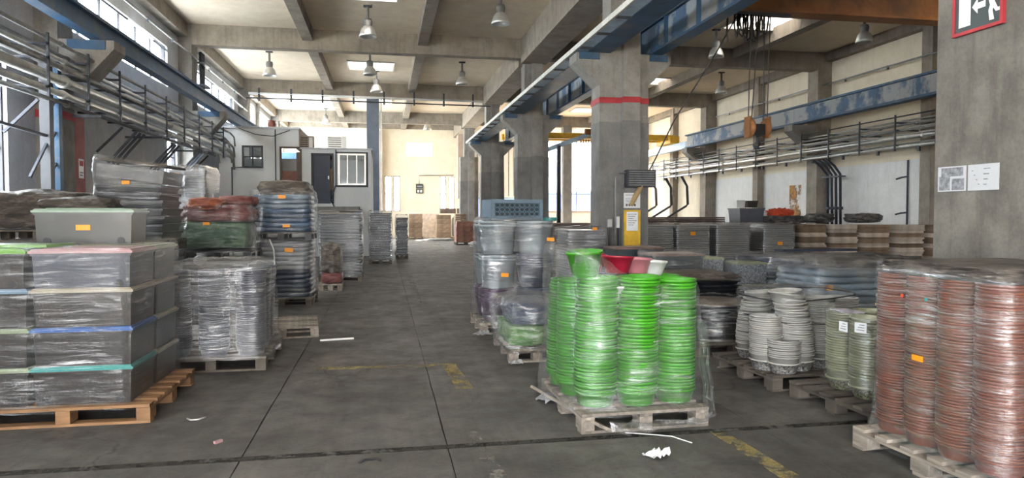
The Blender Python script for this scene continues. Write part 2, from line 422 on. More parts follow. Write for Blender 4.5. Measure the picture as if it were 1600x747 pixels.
# ---- left wall
LW = semp('wall_left')
lh = [(9.9,13.3,1.9,4.35),(15.3,22.4,5.36,6.55),(22.25,23.25,2.55,4.1),(25.0,31.7,5.36,6.55),(33.6,36.6,2.4,6.9),(37.3,41.2,2.4,6.9),(42.6,46.5,2.4,6.9),(6.2,9.0,5.36,6.55),(-8.5,-4.5,5.36,6.55),(-3.8,4.6,5.36,6.55),(-8,-3,1.9,4.35)]  # far-bay openings deepened past what shows, to let in more daylight
b = MB()
for a0,a1,b0,b1 in grid_holes(-9, 47.25, 0, 7.55, lh): b.box(-6.55,-6.3,a0,a1,b0,b1)
b.build('wall_panel', M['wall_grey'], LW, fix=False)
def win_x(n, X, h, nm, nt, thick=.05, glass=True, mat='frame_dark'):
    """window lying in the plane X: frame, mullions, panes"""
    y0,y1,z0,z1 = h
    w = semp('window_%d' % n)
    f = MB(); e = .045
    f.box(X-thick,X+thick,y0,y1,z0,z0+e).box(X-thick,X+thick,y0,y1,z1-e,z1).box(X-thick,X+thick,y0,y0+e,z0+e,z1-e).box(X-thick,X+thick,y1-e,y1,z0+e,z1-e)
    f.build('frame', M[mat], w, fix=False)
    for k in range(1, nm):
        y = y0+(y1-y0)*k/nm; box('mullion', M[mat], w, X-.025, X+.025, y-.02, y+.02, z0+e, z1-e)
    for k in range(1, nt):
        z = z0+(z1-z0)*k/nt; box('transom', M[mat], w, X-.02, X+.02, y0+e, y1-e, z-.015, z+.015)
    if glass:
        for k in range(nm):
            ya, yb = y0+(y1-y0)*k/nm+.02, y0+(y1-y0)*(k+1)/nm-.02
            box('pane', M['glass'], w, X-.004, X+.004, ya, yb, z0+e, z1-e)
    return w
def win_y(n, Y, h, nm, nt, mat='frame_dark', glass=True, thick=.05):
    x0,x1,z0,z1 = h
    w = semp('window_%d' % n); f = MB(); e = .05
    f.box(x0,x1,Y-thick,Y+thick,z0,z0+e).box(x0,x1,Y-thick,Y+thick,z1-e,z1).box(x0,x0+e,Y-thick,Y+thick,z0+e,z1-e).box(x1-e,x1,Y-thick,Y+thick,z0+e,z1-e)
    f.build('frame', M[mat], w, fix=False)
    for k in range(1, nm):
        x = x0+(x1-x0)*k/nm; box('mullion', M[mat], w, x-.025, x+.025, Y-.025, Y+.025, z0+e, z1-e)
    for k in range(1, nt):
        z = z0+(z1-z0)*k/nt; box('transom', M[mat], w, x0+e, x1-e, Y-.02, Y+.02, z-.02, z+.02)
    if glass:
        for k in range(nm):
            box('pane', M['glass'], w, x0+(x1-x0)*k/nm+.02, x0+(x1-x0)*(k+1)/nm-.02, Y-.004, Y+.004, z0+e, z1-e)
    return w
w1 = win_x(1, -6.42, lh[0], 4, 3)
w2 = win_x(2, -6.42, lh[1], 6, 1); win_x(3, -6.42, lh[2], 1, 2); w4 = win_x(4, -6.42, lh[3], 6, 1)
win_x(5, -6.42, lh[4], 2, 2, mat='beige_cladding'); win_x(6, -6.42, lh[5], 2, 2, mat='beige_cladding'); win_x(43, -6.42, lh[6], 2, 2, mat='beige_cladding'); win_x(7, -6.42, lh[7], 3, 1); win_x(40, -6.42, lh[8], 6, 1); win_x(41, -6.42, lh[9], 6, 1); win_x(42, -6.42, lh[10], 4, 3)  # those beside and behind the camera are unseen, added to brighten the ceiling
portal('left_portal', (-6.6, 40, 4.65), (0,radians(90),0), 4.6, 13.5)
# tilted vent sashes
for w, yy in ((w2, (19.2,20.3)), (w4, (28.3,29.3)), (w4, (30.6,31.5))):
    v = MB(); a = radians(50); c = cos(a); s_ = sin(a)
    z1 = 6.5; L_ = .85
    for (ya, yb, za, zb) in ((yy[0],yy[1],0,.05),(yy[0],yy[1],L_-.05,L_),(yy[0],yy[0]+.05,0,L_),(yy[1]-.05,yy[1],0,L_)):
        p = [(-6.36+s_*q, z1-c*q) for q in (za, zb)]
        v.add([(p[0][0],ya,p[0][1]),(p[0][0],yb,p[0][1]),(p[1][0],yb,p[1][1]),(p[1][0],ya,p[1][1]),
               (p[0][0]+.03,ya,p[0][1]+.03),(p[0][0]+.03,yb,p[0][1]+.03),(p[1][0]+.03,yb,p[1][1]+.03),(p[1][0]+.03,ya,p[1][1]+.03)],
              [(0,3,2,1),(4,5,6,7),(0,1,5,4),(1,2,6,5),(2,3,7,6),(3,0,4,7)])
    v.build('vent_sash', M['alu'], w)
    g = MB(); q = .04
    g.add([(-6.345+s_*.05,yy[0]+q,z1-c*.05+.015),(-6.345+s_*.05,yy[1]-q,z1-c*.05+.015),(-6.345+s_*(L_-.05),yy[1]-q,z1-c*(L_-.05)+.015),(-6.345+s_*(L_-.05),yy[0]+q,z1-c*(L_-.05)+.015)],[(0,1,2,3)])
    g.build('vent_pane', M['frosted'], w)

# ---- right wall: panels between pilasters, white below the pipes, cream above
RW = semp('wall_right')
pil = [(9.4,.5),(14.28,.62),(18.3,.42),(23.5,.62),(28.1,.42),(32.6,.62),(37.2,.42),(41.7,.62)]
ys = [-9] + [p for q in pil for p in (q[0], q[0]+q[1])] + [47.25]
for k in range(0, len(ys), 2):
    a, c = ys[k], ys[k+1]
    box('lower_panel', M['wall_white'] if a < 32 else M['wall_cream'], RW, 16.35, 16.6, a, c, 0, 3.3)
    box('upper_panel', M['wall_cream'], RW, 16.37, 16.6, a, c, 3.3, 7.55)
rp = semp('trim_6')
for y, d in pil:
    box('pilaster', M['beam'], rp, 15.8 if d > .5 else 16.05, 16.6, y, y+d, 0, 7.55)
box('wall_beam', M['beam'], rp, 16.1, 16.37, 0, 47, 7.22, 7.55)
lp = semp('trim_7')
for y in [5.1]+ROWS: box('pilaster', M['concrete'], lp, -6.55, -5.9, y, y+.65, 0, 7.55)
for y in (9.4, 37.0): box('pilaster', M['concrete'], lp, -6.5, -6.18, y, y+.4, 0, 7.55)
box('wall_beam', M['beam'], lp, -6.5, -6.0, 0, 47, 7.12, 7.55)
box('red_stripe', M['red_paint'], lp, -6.4, -5.885, 14.265, 14.94, 3.38, 3.52)
box('red_panel', M['red_dull'], lp, -6.3, -5.89, 14.93, 15.35, 0, 3.5)

# ---- far wall
FW = semp('wall_far')
fh = [(1.45,3.22,5.41,6.35),(.06,.52,1.77,4.1),(.62,1.06,1.77,4.1),(3.70,4.12,1.77,4.1),(4.28,4.70,1.77,4.1),(-3.4,-.5,4.35,5.15)]
b = MB()
for a0,a1,b0,b1 in grid_holes(-6.3, 5.1, 0, 7.55, fh): b.box(a0,a1,47,47.25,b0,b1)
b.build('wall_panel', M['wall_cream'], FW, fix=False)
b = MB()
for a0,a1,b0,b1 in grid_holes(5.1, 16.35, 0, 7.55, [(9.4,15.7,1.75,6.6),(6.1,9.0,1.2,2.7)]): b.box(a0,a1,47,47.25,b0,b1)
b.build('wall_panel', M['wall_white'], FW, fix=False)
for k in range(9): box('rib', M['steel_mid'], FW, 6.2+k*.36, 6.25+k*.36, 46.94, 47, 2.8, 6.9)
box('ledge', M['beige_cladding'], FW, 9.3, 15.8, 46.8, 47.3, 1.68, 1.8)
win_y(8, 47.1, fh[0], 4, 1, 'alu')
for k in range(4): win_y(9+k, 47.1, fh[1+k], 1, 2)
win_y(13, 47.1, fh[5], 3, 1); win_y(14, 47.1, (6.1,9.0,1.2,2.7), 3, 1, 'blue_steel')
win_y(15, 47.1, (9.4,15.7,1.75,6.6), 5, 4, 'frame_dark', glass=False)
fc = semp('trim_8')
box('pilaster', M['beige_cladding'], fc, -.75, -.2, 46.3, 47.0, 0, 7.0)
box('pilaster', M['beige_cladding'], fc, 4.72, 5.5, 45.0, 46.2, 2.6, 7.2)
box('cornice', M['beam'], fc, -6.3, 5.1, 46.85, 47, 7.2, 7.5)

# ---- ceiling with skylight openings
CE = semp('ceiling')
sky = []
for y in (.2, 9.2, 18.4, 28.0, 37.0): sky += [(-1.4,.45,y,y+1.6),(10.6,13.4,y+1.0,y+2.5)]
b = MB()
for a0,a1,b0,b1 in grid_holes(-6.55, 16.6, -9, 47.25, sky): b.box(a0,a1,b0,b1,7.55,7.75)
b.build('ceiling_slab', M['ceiling'], CE, fix=False)
for n_, h in enumerate(sky):
    w = semp('window_%d' % (16+n_))
    x0,x1,y0,y1 = h; f = MB(); e = .06
    f.box(x0,x1,y0,y0+e,7.5,7.8).box(x0,x1,y1-e,y1,7.5,7.8).box(x0,x0+e,y0+e,y1-e,7.5,7.8).box(x1-e,x1,y0+e,y1-e,7.5,7.8)
    f.build('frame', M['alu'], w, fix=False)
    for k in range(3):
        box('pane', M['frosted'], w, x0+e+(x1-x0-2*e)*k/3+.01, x0+e+(x1-x0-2*e)*(k+1)/3-.01, y0+e, y1-e, 7.70, 7.71)
    portal('skylight_portal', ((x0+x1)/2,(y0+y1)/2,7.85), (0,0,0), x1-x0, y1-y0)
beams = semp('trim_9')
for y in [5.1]+ROWS:
    box('transverse_beam', M['beam'], beams, -6.3, 4.75, y+.03, y+.42, 6.9, 7.6)
    box('transverse_beam', M['beam'], beams, 5.35, 16.37, y+.03, y+.42, 6.9, 7.6)
yy = [2] + [p for q in [5.1]+ROWS for p in (q, q+.42)] + [47]
for k in range(0, len(yy), 2):
    for xa, xb, zz in ((-2.54,-2.21,7.17),(1.13,1.46,7.17),(9.0,9.35,7.17),(12.4,12.75,7.17)):
        box('secondary_beam', M['beam'], beams, xa, xb, yy[k], yy[k+1], zz, 7.6)
    box('spine_beam', M['beam'], beams, 4.62, 5.48, yy[k], yy[k+1], 6.7, 7.6)

rust = worn_paint('rust_stain', (.45,.22,.06), .46, 1.1)
st_ = semp('trim_11'); box('rust_streak', rust, st_, 16.335, 16.349, 25.3, 26.1, 1.2, 2.75)
# ---- the middle row of columns
def column(Y, nm, label, stripe=False, corb=True):
    t = semp('column'); t['label'] = label
    box('lower_shaft', M['concrete_dark'], t, 4.5, 5.6, Y, Y+.62, 0, 3.55)
    box('upper_shaft', M['concrete'], t, 4.51, 5.59, Y+.01, Y+.61, 3.55, 5.0)
    box('lower_pilaster', M['concrete_dark'], t, 4.97, 5.36, Y-.16, Y, 0, 3.57)
    box('upper_pilaster', M['concrete'], t, 4.98, 5.35, Y-.15, Y+.01, 3.57, 6.9)
    box('roof_post', M['concrete'], t, 4.75, 5.37, Y+.02, Y+.6, 5.0, 7.55)
    if corb:
        MB().prism([(4.51,4.33),(4.0,4.82),(4.0,5.0),(4.51,5.0)], 'y', Y+.02, Y+.6).build('corbel', M['concrete'], t)
        MB().prism([(5.59,4.33),(6.1,4.82),(6.1,5.0),(5.59,5.0)], 'y', Y+.02, Y+.6).build('corbel', M['concrete'], t)
        box('bearing_plate', M['blue_steel'], t, 4.06, 4.5, Y-.01, Y+.5, 4.86, 5.0)
        box('bearing_plate', M['blue_steel'], t, 5.62, 6.02, Y-.01, Y+.5, 4.86, 5.0)
    if stripe:
        for a in ((4.495,4.965,Y-.005,Y+.625),(4.965,5.365,Y-.166,Y-.15),(5.365,5.605,Y-.005,Y+.625),(4.965,4.975,Y-.16,Y)):
            box('red_stripe', M['red_paint'], t, *a, 3.95, 4.07)
    return t
c1 = column(14.28, '', 'concrete crane column with red stripe and yellow notice board', True)
column(23.5, '', 'concrete crane column behind the perforated crate'); column(32.6, '', 'concrete crane column with double sided bracket at the rail end')
column(41.7, '', 'furthest concrete crane column beside the cream wall', corb=False)
t = semp('column'); t['label'] = 'big bare concrete pillar carrying the exit sign'
box('shaft', M['concrete_blotchy'], t, 4.5, 5.6, 4.0, 5.08, 0, 7.0)
t = semp('column'); t['label'] = 'slim blue-grey clad column beside the white office'
box('shaft', pm('blue_grey_cladding', (.13,.16,.21), .5, .1, .2, 2), t, -.75, -.2, 32.6, 33.1, 0, 6.9)
box('edge_strip', M['alu'], t, -.2, -.17, 32.59, 32.65, 0, 6.9); box('downpipe', M['steel'], t, -.14, -.06, 32.5, 32.58, 0, 6.9)
t = semp('column'); t['label'] = 'grey column in the bright far opening'
box('shaft', M['concrete_dark'], t, 10.85, 11.4, 41.7, 42.2, 0, 7.0)

# ---- crane girders
g = thing('crane_girder', 'pale edged blue crane rail running along the middle columns', 'crane rail', (0,0,0))
box('rail_lip', M['pale_steel'], g, 3.93, 3.97, 1.5, 33.9, 5.0, 5.10)
box('bottom_plate', M['girder_web'], g, 3.97, 4.24, 1.5, 33.9, 5.02, 5.04)
box('box_flange', M['blue_steel'], g, 4.24, 4.74, 1.5, 33.9, 5.0, 5.06)
box('web', M['blue_steel'], g, 4.46, 4.5, 1.5, 33.9, 5.06, 5.42)
for k in range(28): box('stiffener', M['steel_dark'], g, 3.97, 4.24, 2.6+k*1.13, 2.66+k*1.13, 4.985, 5.02)
g = thing('crane_girder', 'deep scuffed blue crane girder leading up to the orange bridge beam', 'crane rail')
box('web', M['blue_worn'], g, 5.70, 5.74, 1.5, 32.9, 5.05, 5.62)
box('bottom_flange', M['blue_steel'], g, 5.62, 5.9, 1.5, 32.9, 5.0, 5.05); box('top_flange', M['blue_steel'], g, 5.62, 5.9, 1.5, 32.9, 5.62, 5.67)
for k in range(20): box('stiffener', M['blue_steel'], g, 5.62, 5.70, 3+k*1.5, 3.04+k*1.5, 5.05, 5.62)
g = thing('crane_girder', 'peeling blue crane girder along the right wall above the pipes', 'crane rail')
for a, c in ((8, 18.3), (18.31, 23.7), (23.71, 33.0)): box('web', M['blue_worn'], g, 14.98, 15.02, a, c, 4.95, 5.48)
box('bottom_flange', M['blue_steel'], g, 14.86, 15.2, 8, 33.0, 4.88, 4.95); box('top_flange', M['blue_steel'], g, 14.86, 15.2, 8, 33.0, 5.48, 5.54)
g = thing('crane_girder', 'thin light blue crane girder in the bright far bay', 'crane rail')
box('web', M['girder_web'], g, 15.0, 15.04, 33.2, 44, 4.92, 5.25); box('bottom_flange', M['girder_web'], g, 14.92, 15.14, 33.2, 44, 4.88, 4.92)
g = thing('crane_girder', 'blue crane girder under the high strip windows of the left wall', 'crane rail')
box('web', M['blue_steel'], g, -5.29, -5.25, 6, 32.5, 4.90, 5.20); box('bottom_flange', M['blue_steel'], g, -5.38, -5.16, 6, 32.5, 4.845, 4.90); box('top_flange', M['blue_steel'], g, -5.38, -5.16, 6, 32.5, 5.20, 5.26)
cb = semp('trim_10')
for y in [5.1]+ROWS[:3]:
    MB().prism([(-5.9,4.15),(-5.9,4.84),(-4.95,4.84),(-4.95,4.68),(-5.42,4.15)], 'y', y+.03, y+.62).build('corbel', M['concrete'], cb)
    box('bearing_plate', M['blue_steel'], cb, -5.75, -5.1, y+.01, y+.4, 4.66, 4.83)
    MB().prism([(15.8,4.25),(15.8,4.88),(14.8,4.88),(14.8,4.66),(15.3,4.25)], 'y', y+.03, y+.58).build('corbel', M['concrete'], cb)

# ---- crane bridge and its block
BY = 12.9
t = thing('crane_bridge', 'rust-orange crane bridge beam spanning the right bay under the roof', 'crane', (0, BY, 0))
box('web', M['rust_beam'], t, 6.3, 14.95, -.02, .02, 5.62, 6.35)
box('bottom_flange', M['rust_beam'], t, 6.3, 14.95, -.2, .2, 5.58, 5.62); box('top_flange', M['rust_beam'], t, 6.3, 14.95, -.2, .2, 6.35, 6.4)
box('web', M['rust_beam'], t, 6.3, 14.95, -1.7, -1.66, 5.62, 6.35); box('bottom_flange', M['rust_beam'], t, 6.3, 14.95, -1.85, -1.5, 5.58, 5.62)
box('end_carriage', M['yellow'], t, 5.5, 6.3, -2.4, .8, 5.72, 6.1); box('end_carriage', M['yellow'], t, 14.8, 15.2, -2.4, .8, 5.6, 6.0)
pl = box('name_plate', M['orange_sign'], t, 5.48, 5.5, -1.9, -.9, 5.66, 6.1)
ltr = MB()
for k in range(10):
    a0, a1 = radians(60+k*24), radians(60+(k+1)*24)
    q = [(-1.2+.09*r*cos(a), 5.79+.11*r*sin(a)) for r, a in ((1,a0),(1,a1),(.7,a1),(.7,a0))]
    ltr.add([(5.477, u, v) for u, v in q], [(0,1,2,3)])
ltr.build('lettering', M['frame_dark'], pl)
hb = thing('crane_hook_block', 'brown crane hook block hanging on steel cables over the pallets', 'hook block', (7.42, 13.02, 3.13))
for dx in (-.17, .17):
    MB().lathe([(.0,-.05),(.15,-.05),(.19,0),(.19,.03),(.15,.06),(0,.06)], 18).build('sheave', M['rust_beam'], hb)
    o = hb.children[-1]; o.rotation_euler = (0, radians(90), 0); o.location = (dx, 0, .2)
    box('cheek_plate', M['rust_beam'], hb, dx*1.25-.02, dx*1.25+.02, -.11, .11, .0, .42)
box('axle_box', M['black'], hb, -.12, .12, -.1, .1, .05, .27)
MB().tube([(0,0,.05),(0,0,-.05),(.05,0,-.12),(.03,0,-.2),(-.05,0,-.2),(-.09,0,-.13)], [.03,.03,.035,.04,.03,.015], 8).build('hook', M['steel_dark'], hb, True)
for dx, dt in ((-.2,-.2),(-.13,-.02),(.12,.10),(.21,.22)):
    MB().tube([(dx,0,.35),(dt,-.05,2.47)], .012, 6).build('cable', M['black'], hb)
fe = thing('festoon_cable', 'black bundle of looped festoon cables hanging from the crane bridge', 'cable', (6.95, BY-.3, 5.45))
for k in range(11):
    x0 = -.28+k*.055+random.uniform(-.02,.02); w = random.uniform(.08,.2); d = random.uniform(.3,.52)
    MB().tube([(x0+w*u, random.uniform(-.03,.03), -d*(1-(2*u-1)**2)**.6) for u in [i/12 for i in range(13)]], .016, 6).build('loop', M['black'], fe, True)
box('trolley_rail', M['steel_dark'], fe, -.6, .9, -.03, .03, 0, .05)
MB().tube([(-.42,0,0),(-.42,.02,-.35),(-.4,.03,-.55)], .02, 6).build('hanging_end', M['black'], fe)
pc = thing('pendant_controller', 'worn tan crane pendant tied to the striped column by its long cable', 'controller', (5.25, 13.95, 2.02))
MB().tube([(-.16,-.02,-.24),(-.05,0,-.04),(.07,.0,.16),(.11,0,.24)], [.045,.06,.055,.03], 8).build('grip', pm('tan_grip', (.35,.25,.12), .6), pc, True)
MB().tube([(.11,0,.24),(.35,-.1,.75),(.62,-.4,1.5),(1.25,-1.0,2.8),(1.6,-1.25,3.55)], .014, 6).build('cable', M['black'], pc)

t = thing('wall_pipe', 'thin dark vertical pipe with two hooks on the white lower right wall', 'pipe', (16.3, 19.5, 0))
MB().tube([(0,0,0),(0,0,3.3)], .03, 8).build('pipe', M['steel_dark'], t)
for z in (1.64, 2.78): MB().tube([(0,.02,z),(-.03,.25,z-.02),(0,.5,z-.06)], .025, 6).build('hook', M['steel_dark'], t)
# ---- column 1 fittings
t = thing('junction_box', 'dark mesh fronted electrical box on the red striped column', 'electrical box', (5.2, 14.12, 2.16))
box('case', M['steel_dark'], t, -.2, .42, -.22, 0, 0, .36)
for k in range(7): box('louver', M['steel_mid'], t, -.17, .39, -.228, -.22, .03+k*.047, .05+k*.047)
MB().tube([(-.2,-.1,.3),(-.36,-.1,.3),(-.42,-.1,.2),(-.42,-.08,-2.0)], .02, 8).build('conduit', M['steel_mid'], t, True)
t = thing('notice_board', 'yellow notice board with a torn white sheet on the striped column', 'notice', (5.17, 14.09, 0))
box('board', M['yellow'], t, -.18, .18, -.02, .02, .85, 1.68)
box('paper_sheet', M['paper'], t, -.13, .12, -.024, -.02, 1.24, 1.64)
for k in range(6): box('text_line', M['print_soft'], t, -.1, .09-.03*(k % 3), -.026, -.024, 1.58-k*.045, 1.595-k*.045)
t = thing('wall_notice', 'white printed notice above the yellow board on the striped column', 'notice', (5.17, 14.1, 1.72))
box('sheet', M['paper'], t, -.18, .18, -.01, .01, 0, .32)
box('heading', M['print'], t, -.15, .15, -.013, -.01, .27, .28)
for k in range(3): box('text_line', M['print_soft'], t, -.15, .1, -.013, -.01, .2-k*.035, .21-k*.035)
for k in range(4): box('pictogram', M['print'], t, -.14+k*.06, -.1+k*.06, -.013, -.01, .04, .09)
for x, z, w, h, lab in ((4.66,1.3,.12,.2,'small grey switch box on the left face of the striped column'),(4.88,1.3,.06,.24,'slim white socket strip beside the column conduit')):
    t = thing('switch_box', lab, 'electrical box', (x, 14.27, z))
    box('case', M['steel_mid'] if w > .1 else M['white'], t, 0, w, -.06, 0, 0, h); box('cover', M['alu'] if w > .1 else M['white'], t, .01, w-.01, -.068, -.06, .02, h-.02)
    for q in range(3): MB().tube([(w*.2+q*w*.3,-.03,0),(w*.3+q*w*.2,-.05,-.4),(w*.2+q*.03,-.04,-.8)], .008, 5).build('wire', M['black'], t)

# ---- big pillar: exit sign and papers (on its face towards the aisle)
t = thing('exit_sign', 'red framed exit sign with arrow and running figure on the bare pillar', 'sign', (4.5, 4.67, 3.19))
YZ = lambda pts, mat, nm, x, th=.003: MB().prism([(-u, v) for u, v in pts], 'x', x-th, x).build(nm, mat, t)   # u runs to the viewer's right
W2 = .232; H0 = -.19
fr = MB()
for a in ((-W2,W2,H0,H0+.025),(-W2,W2,.19-.025,.19),(-W2,-W2+.025,H0+.025,.165),(W2-.025,W2,H0+.025,.165)):
    fr.box(-.03, 0, -a[1], -a[0], a[2], a[3])
fr.build('frame', M['red_paint'], t, fix=False)
YZ([(-W2+.025,H0+.025),(W2-.025,H0+.025),(W2-.025,.165),(-W2+.025,.165)], M['sign_green'], 'board', -.012, .01)
X_ = -.023
YZ([(-.17,-.13),(-.06,-.13),(-.06,.12),(-.17,.12)], M['white'], 'door_symbol', X_)
YZ([(-.045,.0),(.005,-.058),(.005,-.024),(.075,-.024),(.075,.022),(.005,.022),(.005,.058)], M['white'], 'arrow_symbol', X_)
YZ([(.115,-.02),(.155,-.02),(.175,.075),(.12,.085),(.10,.04)], M['white'], 'figure_symbol', X_)
YZ([(.12,-.02),(.155,-.02),(.14,-.07),(.155,-.14),(.115,-.14),(.105,-.065)], M['white'], 'figure_symbol', X_-.0005)
YZ([(.13,-.03),(.155,-.0),(.185,-.06),(.235*.88,-.06),(.235*.88,-.085),(.17,-.085)], M['white'], 'figure_symbol', X_-.001)
YZ([(.10,.04),(.11,.085),(.07,.05),(.06,.015),(.075,.015),(.085,.04)], M['white'], 'figure_symbol', X_-.0015)
YZ([(.165,.08),(.15,.05),(.19,.02),(.205,.045)], M['white'], 'figure_symbol', X_-.002)
YZ([(.135+.028*cos(k*.628), .122+.028*sin(k*.628)) for k in range(10)], M['white'], 'figure_symbol', X_)
for y0, nm, lab in ((4.905, 'photo', 'grey picture sheet in plastic sleeve taped to the bare pillar'), (4.605, 'text', 'white handwritten sheet in plastic sleeve on the bare pillar, nearer the camera')):
    t = thing('paper_notice', lab, 'notice', (4.5, y0, 1.88))
    box('sheet', M['paper'], t, -.004, 0, -.145, .135, -.1, .1)
    if nm == 'photo':
        for a in ((-.13,-.01,-.09,0),(.01,.12,-.09,.02),(-.12,.1,.02,.09)): box('picture_print', M['print_soft'], t, -.0055, -.004, *a)
    else:
        for k in range(4):
            box('text_line', M['print'], t, -.0055, -.004, .075-.02*k+.01, .1-.02*k, .05-k*.035, .055-k*.035)
            box('text_line', M['print_soft'], t, -.0055, -.004, -.07+.01*k, -.01, .06-k*.04, .068-k*.04)
    MB().box(-.008,-.0065,-.15,.14,-.105,.105).build('sleeve', M['film'], t)

# ---- pipe racks
def rack(nm, X, sgn, y0, y1, label, pipes, step):
    t = thing(nm, label, 'pipes', (X, 0, 0))
    for z, dx, r, mt in pipes:
        MB().tube([(dx*sgn, y0, z), (dx*sgn, (y0+y1)/2, z), (dx*sgn, y1, z)], r, 10).build('pipe', M[mt], t, True)
        for k in range(int((y1-y0)/6)):
            y = y0+2.3+k*6+dx*3
            if r > .03: MB().tube([(dx*sgn,y-.05,z),(dx*sgn,y+.05,z)], r*1.35, 10).build('coupling', M[mt], t, True)
    zs = [p[0] for p in pipes]; y = y0+.6; k = 0
    while y < y1:
        box('hanger', M['steel_dark'], t, min(-.36*sgn,-.33*sgn), max(-.36*sgn,-.33*sgn), y, y+.05, min(zs)-.12, max(zs)+.06)
        for z in (3.72, 4.18, 4.4):
            box('rung', M['steel_dark'], t, *sorted((-.36*sgn, .45*sgn)), y, y+.05, z-.1, z-.06)
        y += step; k += 1
    return t
PL = [(4.44,-.30,.035,'steel_mid'),(4.40,.05,.05,'steel_mid'),(4.26,-.12,.04,'steel'),(4.24,.2,.035,'steel_mid'),(4.06,-.28,.045,'steel_mid'),(4.02,.08,.06,'steel_dark'),
      (3.86,-.22,.085,'steel'),(3.84,.22,.04,'steel_mid'),(3.62,-.26,.055,'steel'),(3.60,.1,.04,'steel_mid')]
t = rack('pipe_rack', -5.62, -1, 5.6, 25.6, 'rack of grey and galvanised pipes bracketed to the left wall', PL, 1.55)
for k in range(10):
    y = 7.2+k*1.9
    MB().bar((-.02,y,3.5),(-.55,y,2.95),.045).build('brace', M['steel_dark'], t) if k % 2 else MB().bar((.25,y,3.48),(-.6,y,3.48),.05).build('bracket_arm', M['steel_dark'], t)
for y in (17.2, 20.0, 22.6):
    for q in range(3): MB().bar((.1,y+q*.28,3.46),(-.5,y+q*.28,2.75),.05).build('brace', M['steel_dark'], t)
    MB().bar((.35,y-.1,3.47),(.35,y+.7,3.47),.06).build('bracket_arm', M['steel_dark'], t)
for z, dx, r, mt in PL[:9]:
    MB().tube([(-dx,25.6,z),(-dx+.02,26.0,z),(-dx+.1,26.25,z-.12),(-dx+.12,26.3,z-.45)], r*.8, 8).build('bend', M['steel'], t, True)
PR = [(4.50,-.26,.02,'steel_dark'),(4.40,.05,.03,'steel'),(4.27,-.1,.035,'steel_mid'),(4.2,.2,.03,'steel'),(4.08,-.2,.035,'steel_mid'),(4.0,.1,.03,'steel'),
      (3.86,-.24,.07,'steel'),(3.72,.15,.03,'steel_mid'),(3.60,-.2,.05,'steel')]
t2 = rack('pipe_rack', 15.45, 1, 10, 41, 'long rack of galvanised pipes under the blue girder on the right wall', PR, 1.6)
for k in range(18): box('foot', M['steel_dark'], t2, -.22, -.16, 11+k*1.7, 11.08+k*1.7, 3.42, 3.56)
t = thing('drop_pipes', 'four dark vertical pipes running down the right wall beside a pilaster', 'pipes', (15.5, 22.3, 0))
for k in range(4):
    MB().tube([(-.2,-.1+k*.24,3.5),(.1,-.1+k*.24,3.3),(.35,-.1+k*.24,3.0),(.4,-.1+k*.24,1.0)], .045, 8).build('pipe', M['steel_dark'], t, True)
    MB().tube([(.4,-.1+k*.24,1.75),(.4,-.1+k*.24,1.85)], .075, 8).build('valve', M['steel_dark'], t)
box('clamp', M['steel_dark'], t, .2, .5, -.2, .75, 2.9, 2.95)
for k, y in enumerate((34.5, 36.6, 38.8)):
    t = thing('drop_pipes', ('dark bent pipe branch dropping from the far rack, nearest of three','dark bent pipe branch dropping from the far rack, middle of three','dark bent pipe branch dropping from the far rack, last of three')[k], 'pipes', (15.4, y, 0))
    for q in range(3):
        MB().tube([(-.1+q*.12,q*.15,3.6),(.25+q*.1,q*.15,3.05),(.3+q*.1,q*.15,2.1),(.2+q*.1,q*.15,2.0),(-.9+q*.1,q*.15,1.35)], .04, 8).build('pipe', M['steel_dark'], t, True)
# thin service pipes high on the walls
for X, z, lab, y0, y1 in ((-5.86, 6.55, 'thin grey conduit high on the left wall over the strip windows', 6, 32), (16.02, 6.35, 'thin dark conduit high on the right wall under the roof', 9, 32)):
    t = thing('conduit', lab, 'conduit', (X, 0, z))
    MB().tube([(0,y0,0),(0,(y0+y1)/2,0),(0,y1,0)], .03, 8).build('pipe', M['steel_mid'], t, True)
    for k in range(12): box('clip', M['steel_dark'], t, -.02, .02, y0+.6+k*2.1, y0+.66+k*2.1, -.1, .03)
t = thing('sprinkler_pipe', 'white pipe slung under the beam across the far bay', 'pipe', (0, 32.35, 6.82))
MB().tube([(-5.8,0,.06),(0,0,.02),(4.6,0,-.02)], .055, 8).build('pipe', M['white'], t, True)
MB().tube([(-5.9,0,-.14),(0,0,-.18),(4.9,0,-.22)], .03, 8).build('pipe', M['steel_dark'], t, True)
for k in range(8): box('hanger', M['steel_dark'], t, -5.4+k*1.35, -5.32+k*1.35, -.05, .05, -.28, .3)
t = thing('wall_ladder', 'vertical dark pipe group on the pilaster beneath the roof beam', 'pipes', (-5.8, 24.0, 0))
for k in range(3): MB().tube([(.02,.1+k*.18,5.3),(.02,.1+k*.18,6.8)], .045, 8).build('pipe', M['steel_dark'], t, True)
for z in (5.7, 6.4): box('clamp', M['steel_dark'], t, -.06, .2, -.05, .6, z, z+.06)
t = thing('dark_riser', 'dark blue steel riser post fixed before the red striped wall column', 'riser', (-5.75, 13.4, 0))
box('post', M['frame_dark'], t, -.1, .06, 0, .16, 0, 4.2); box('post', M['blue_steel'], t, -.1, .06, .36, .5, 0, 4.2)
MB().bar((0,-.6,2.2),(0,.2,3.0),.04).build('brace', M['steel_dark'], t); MB().bar((0,-3.5,3.05),(0,.1,2.95),.045).build('cross_pipe', M['steel_dark'], t)
for k in range(6): MB().bar((0,.1,.6+k*.55),(0,.42,.9+k*.55),.03).build('lacing_bar', M['steel_dark'], t)
t = thing('fire_label', 'small white fire point label on the dull red column side', 'sign', (-5.88, 15.12, 2.5))
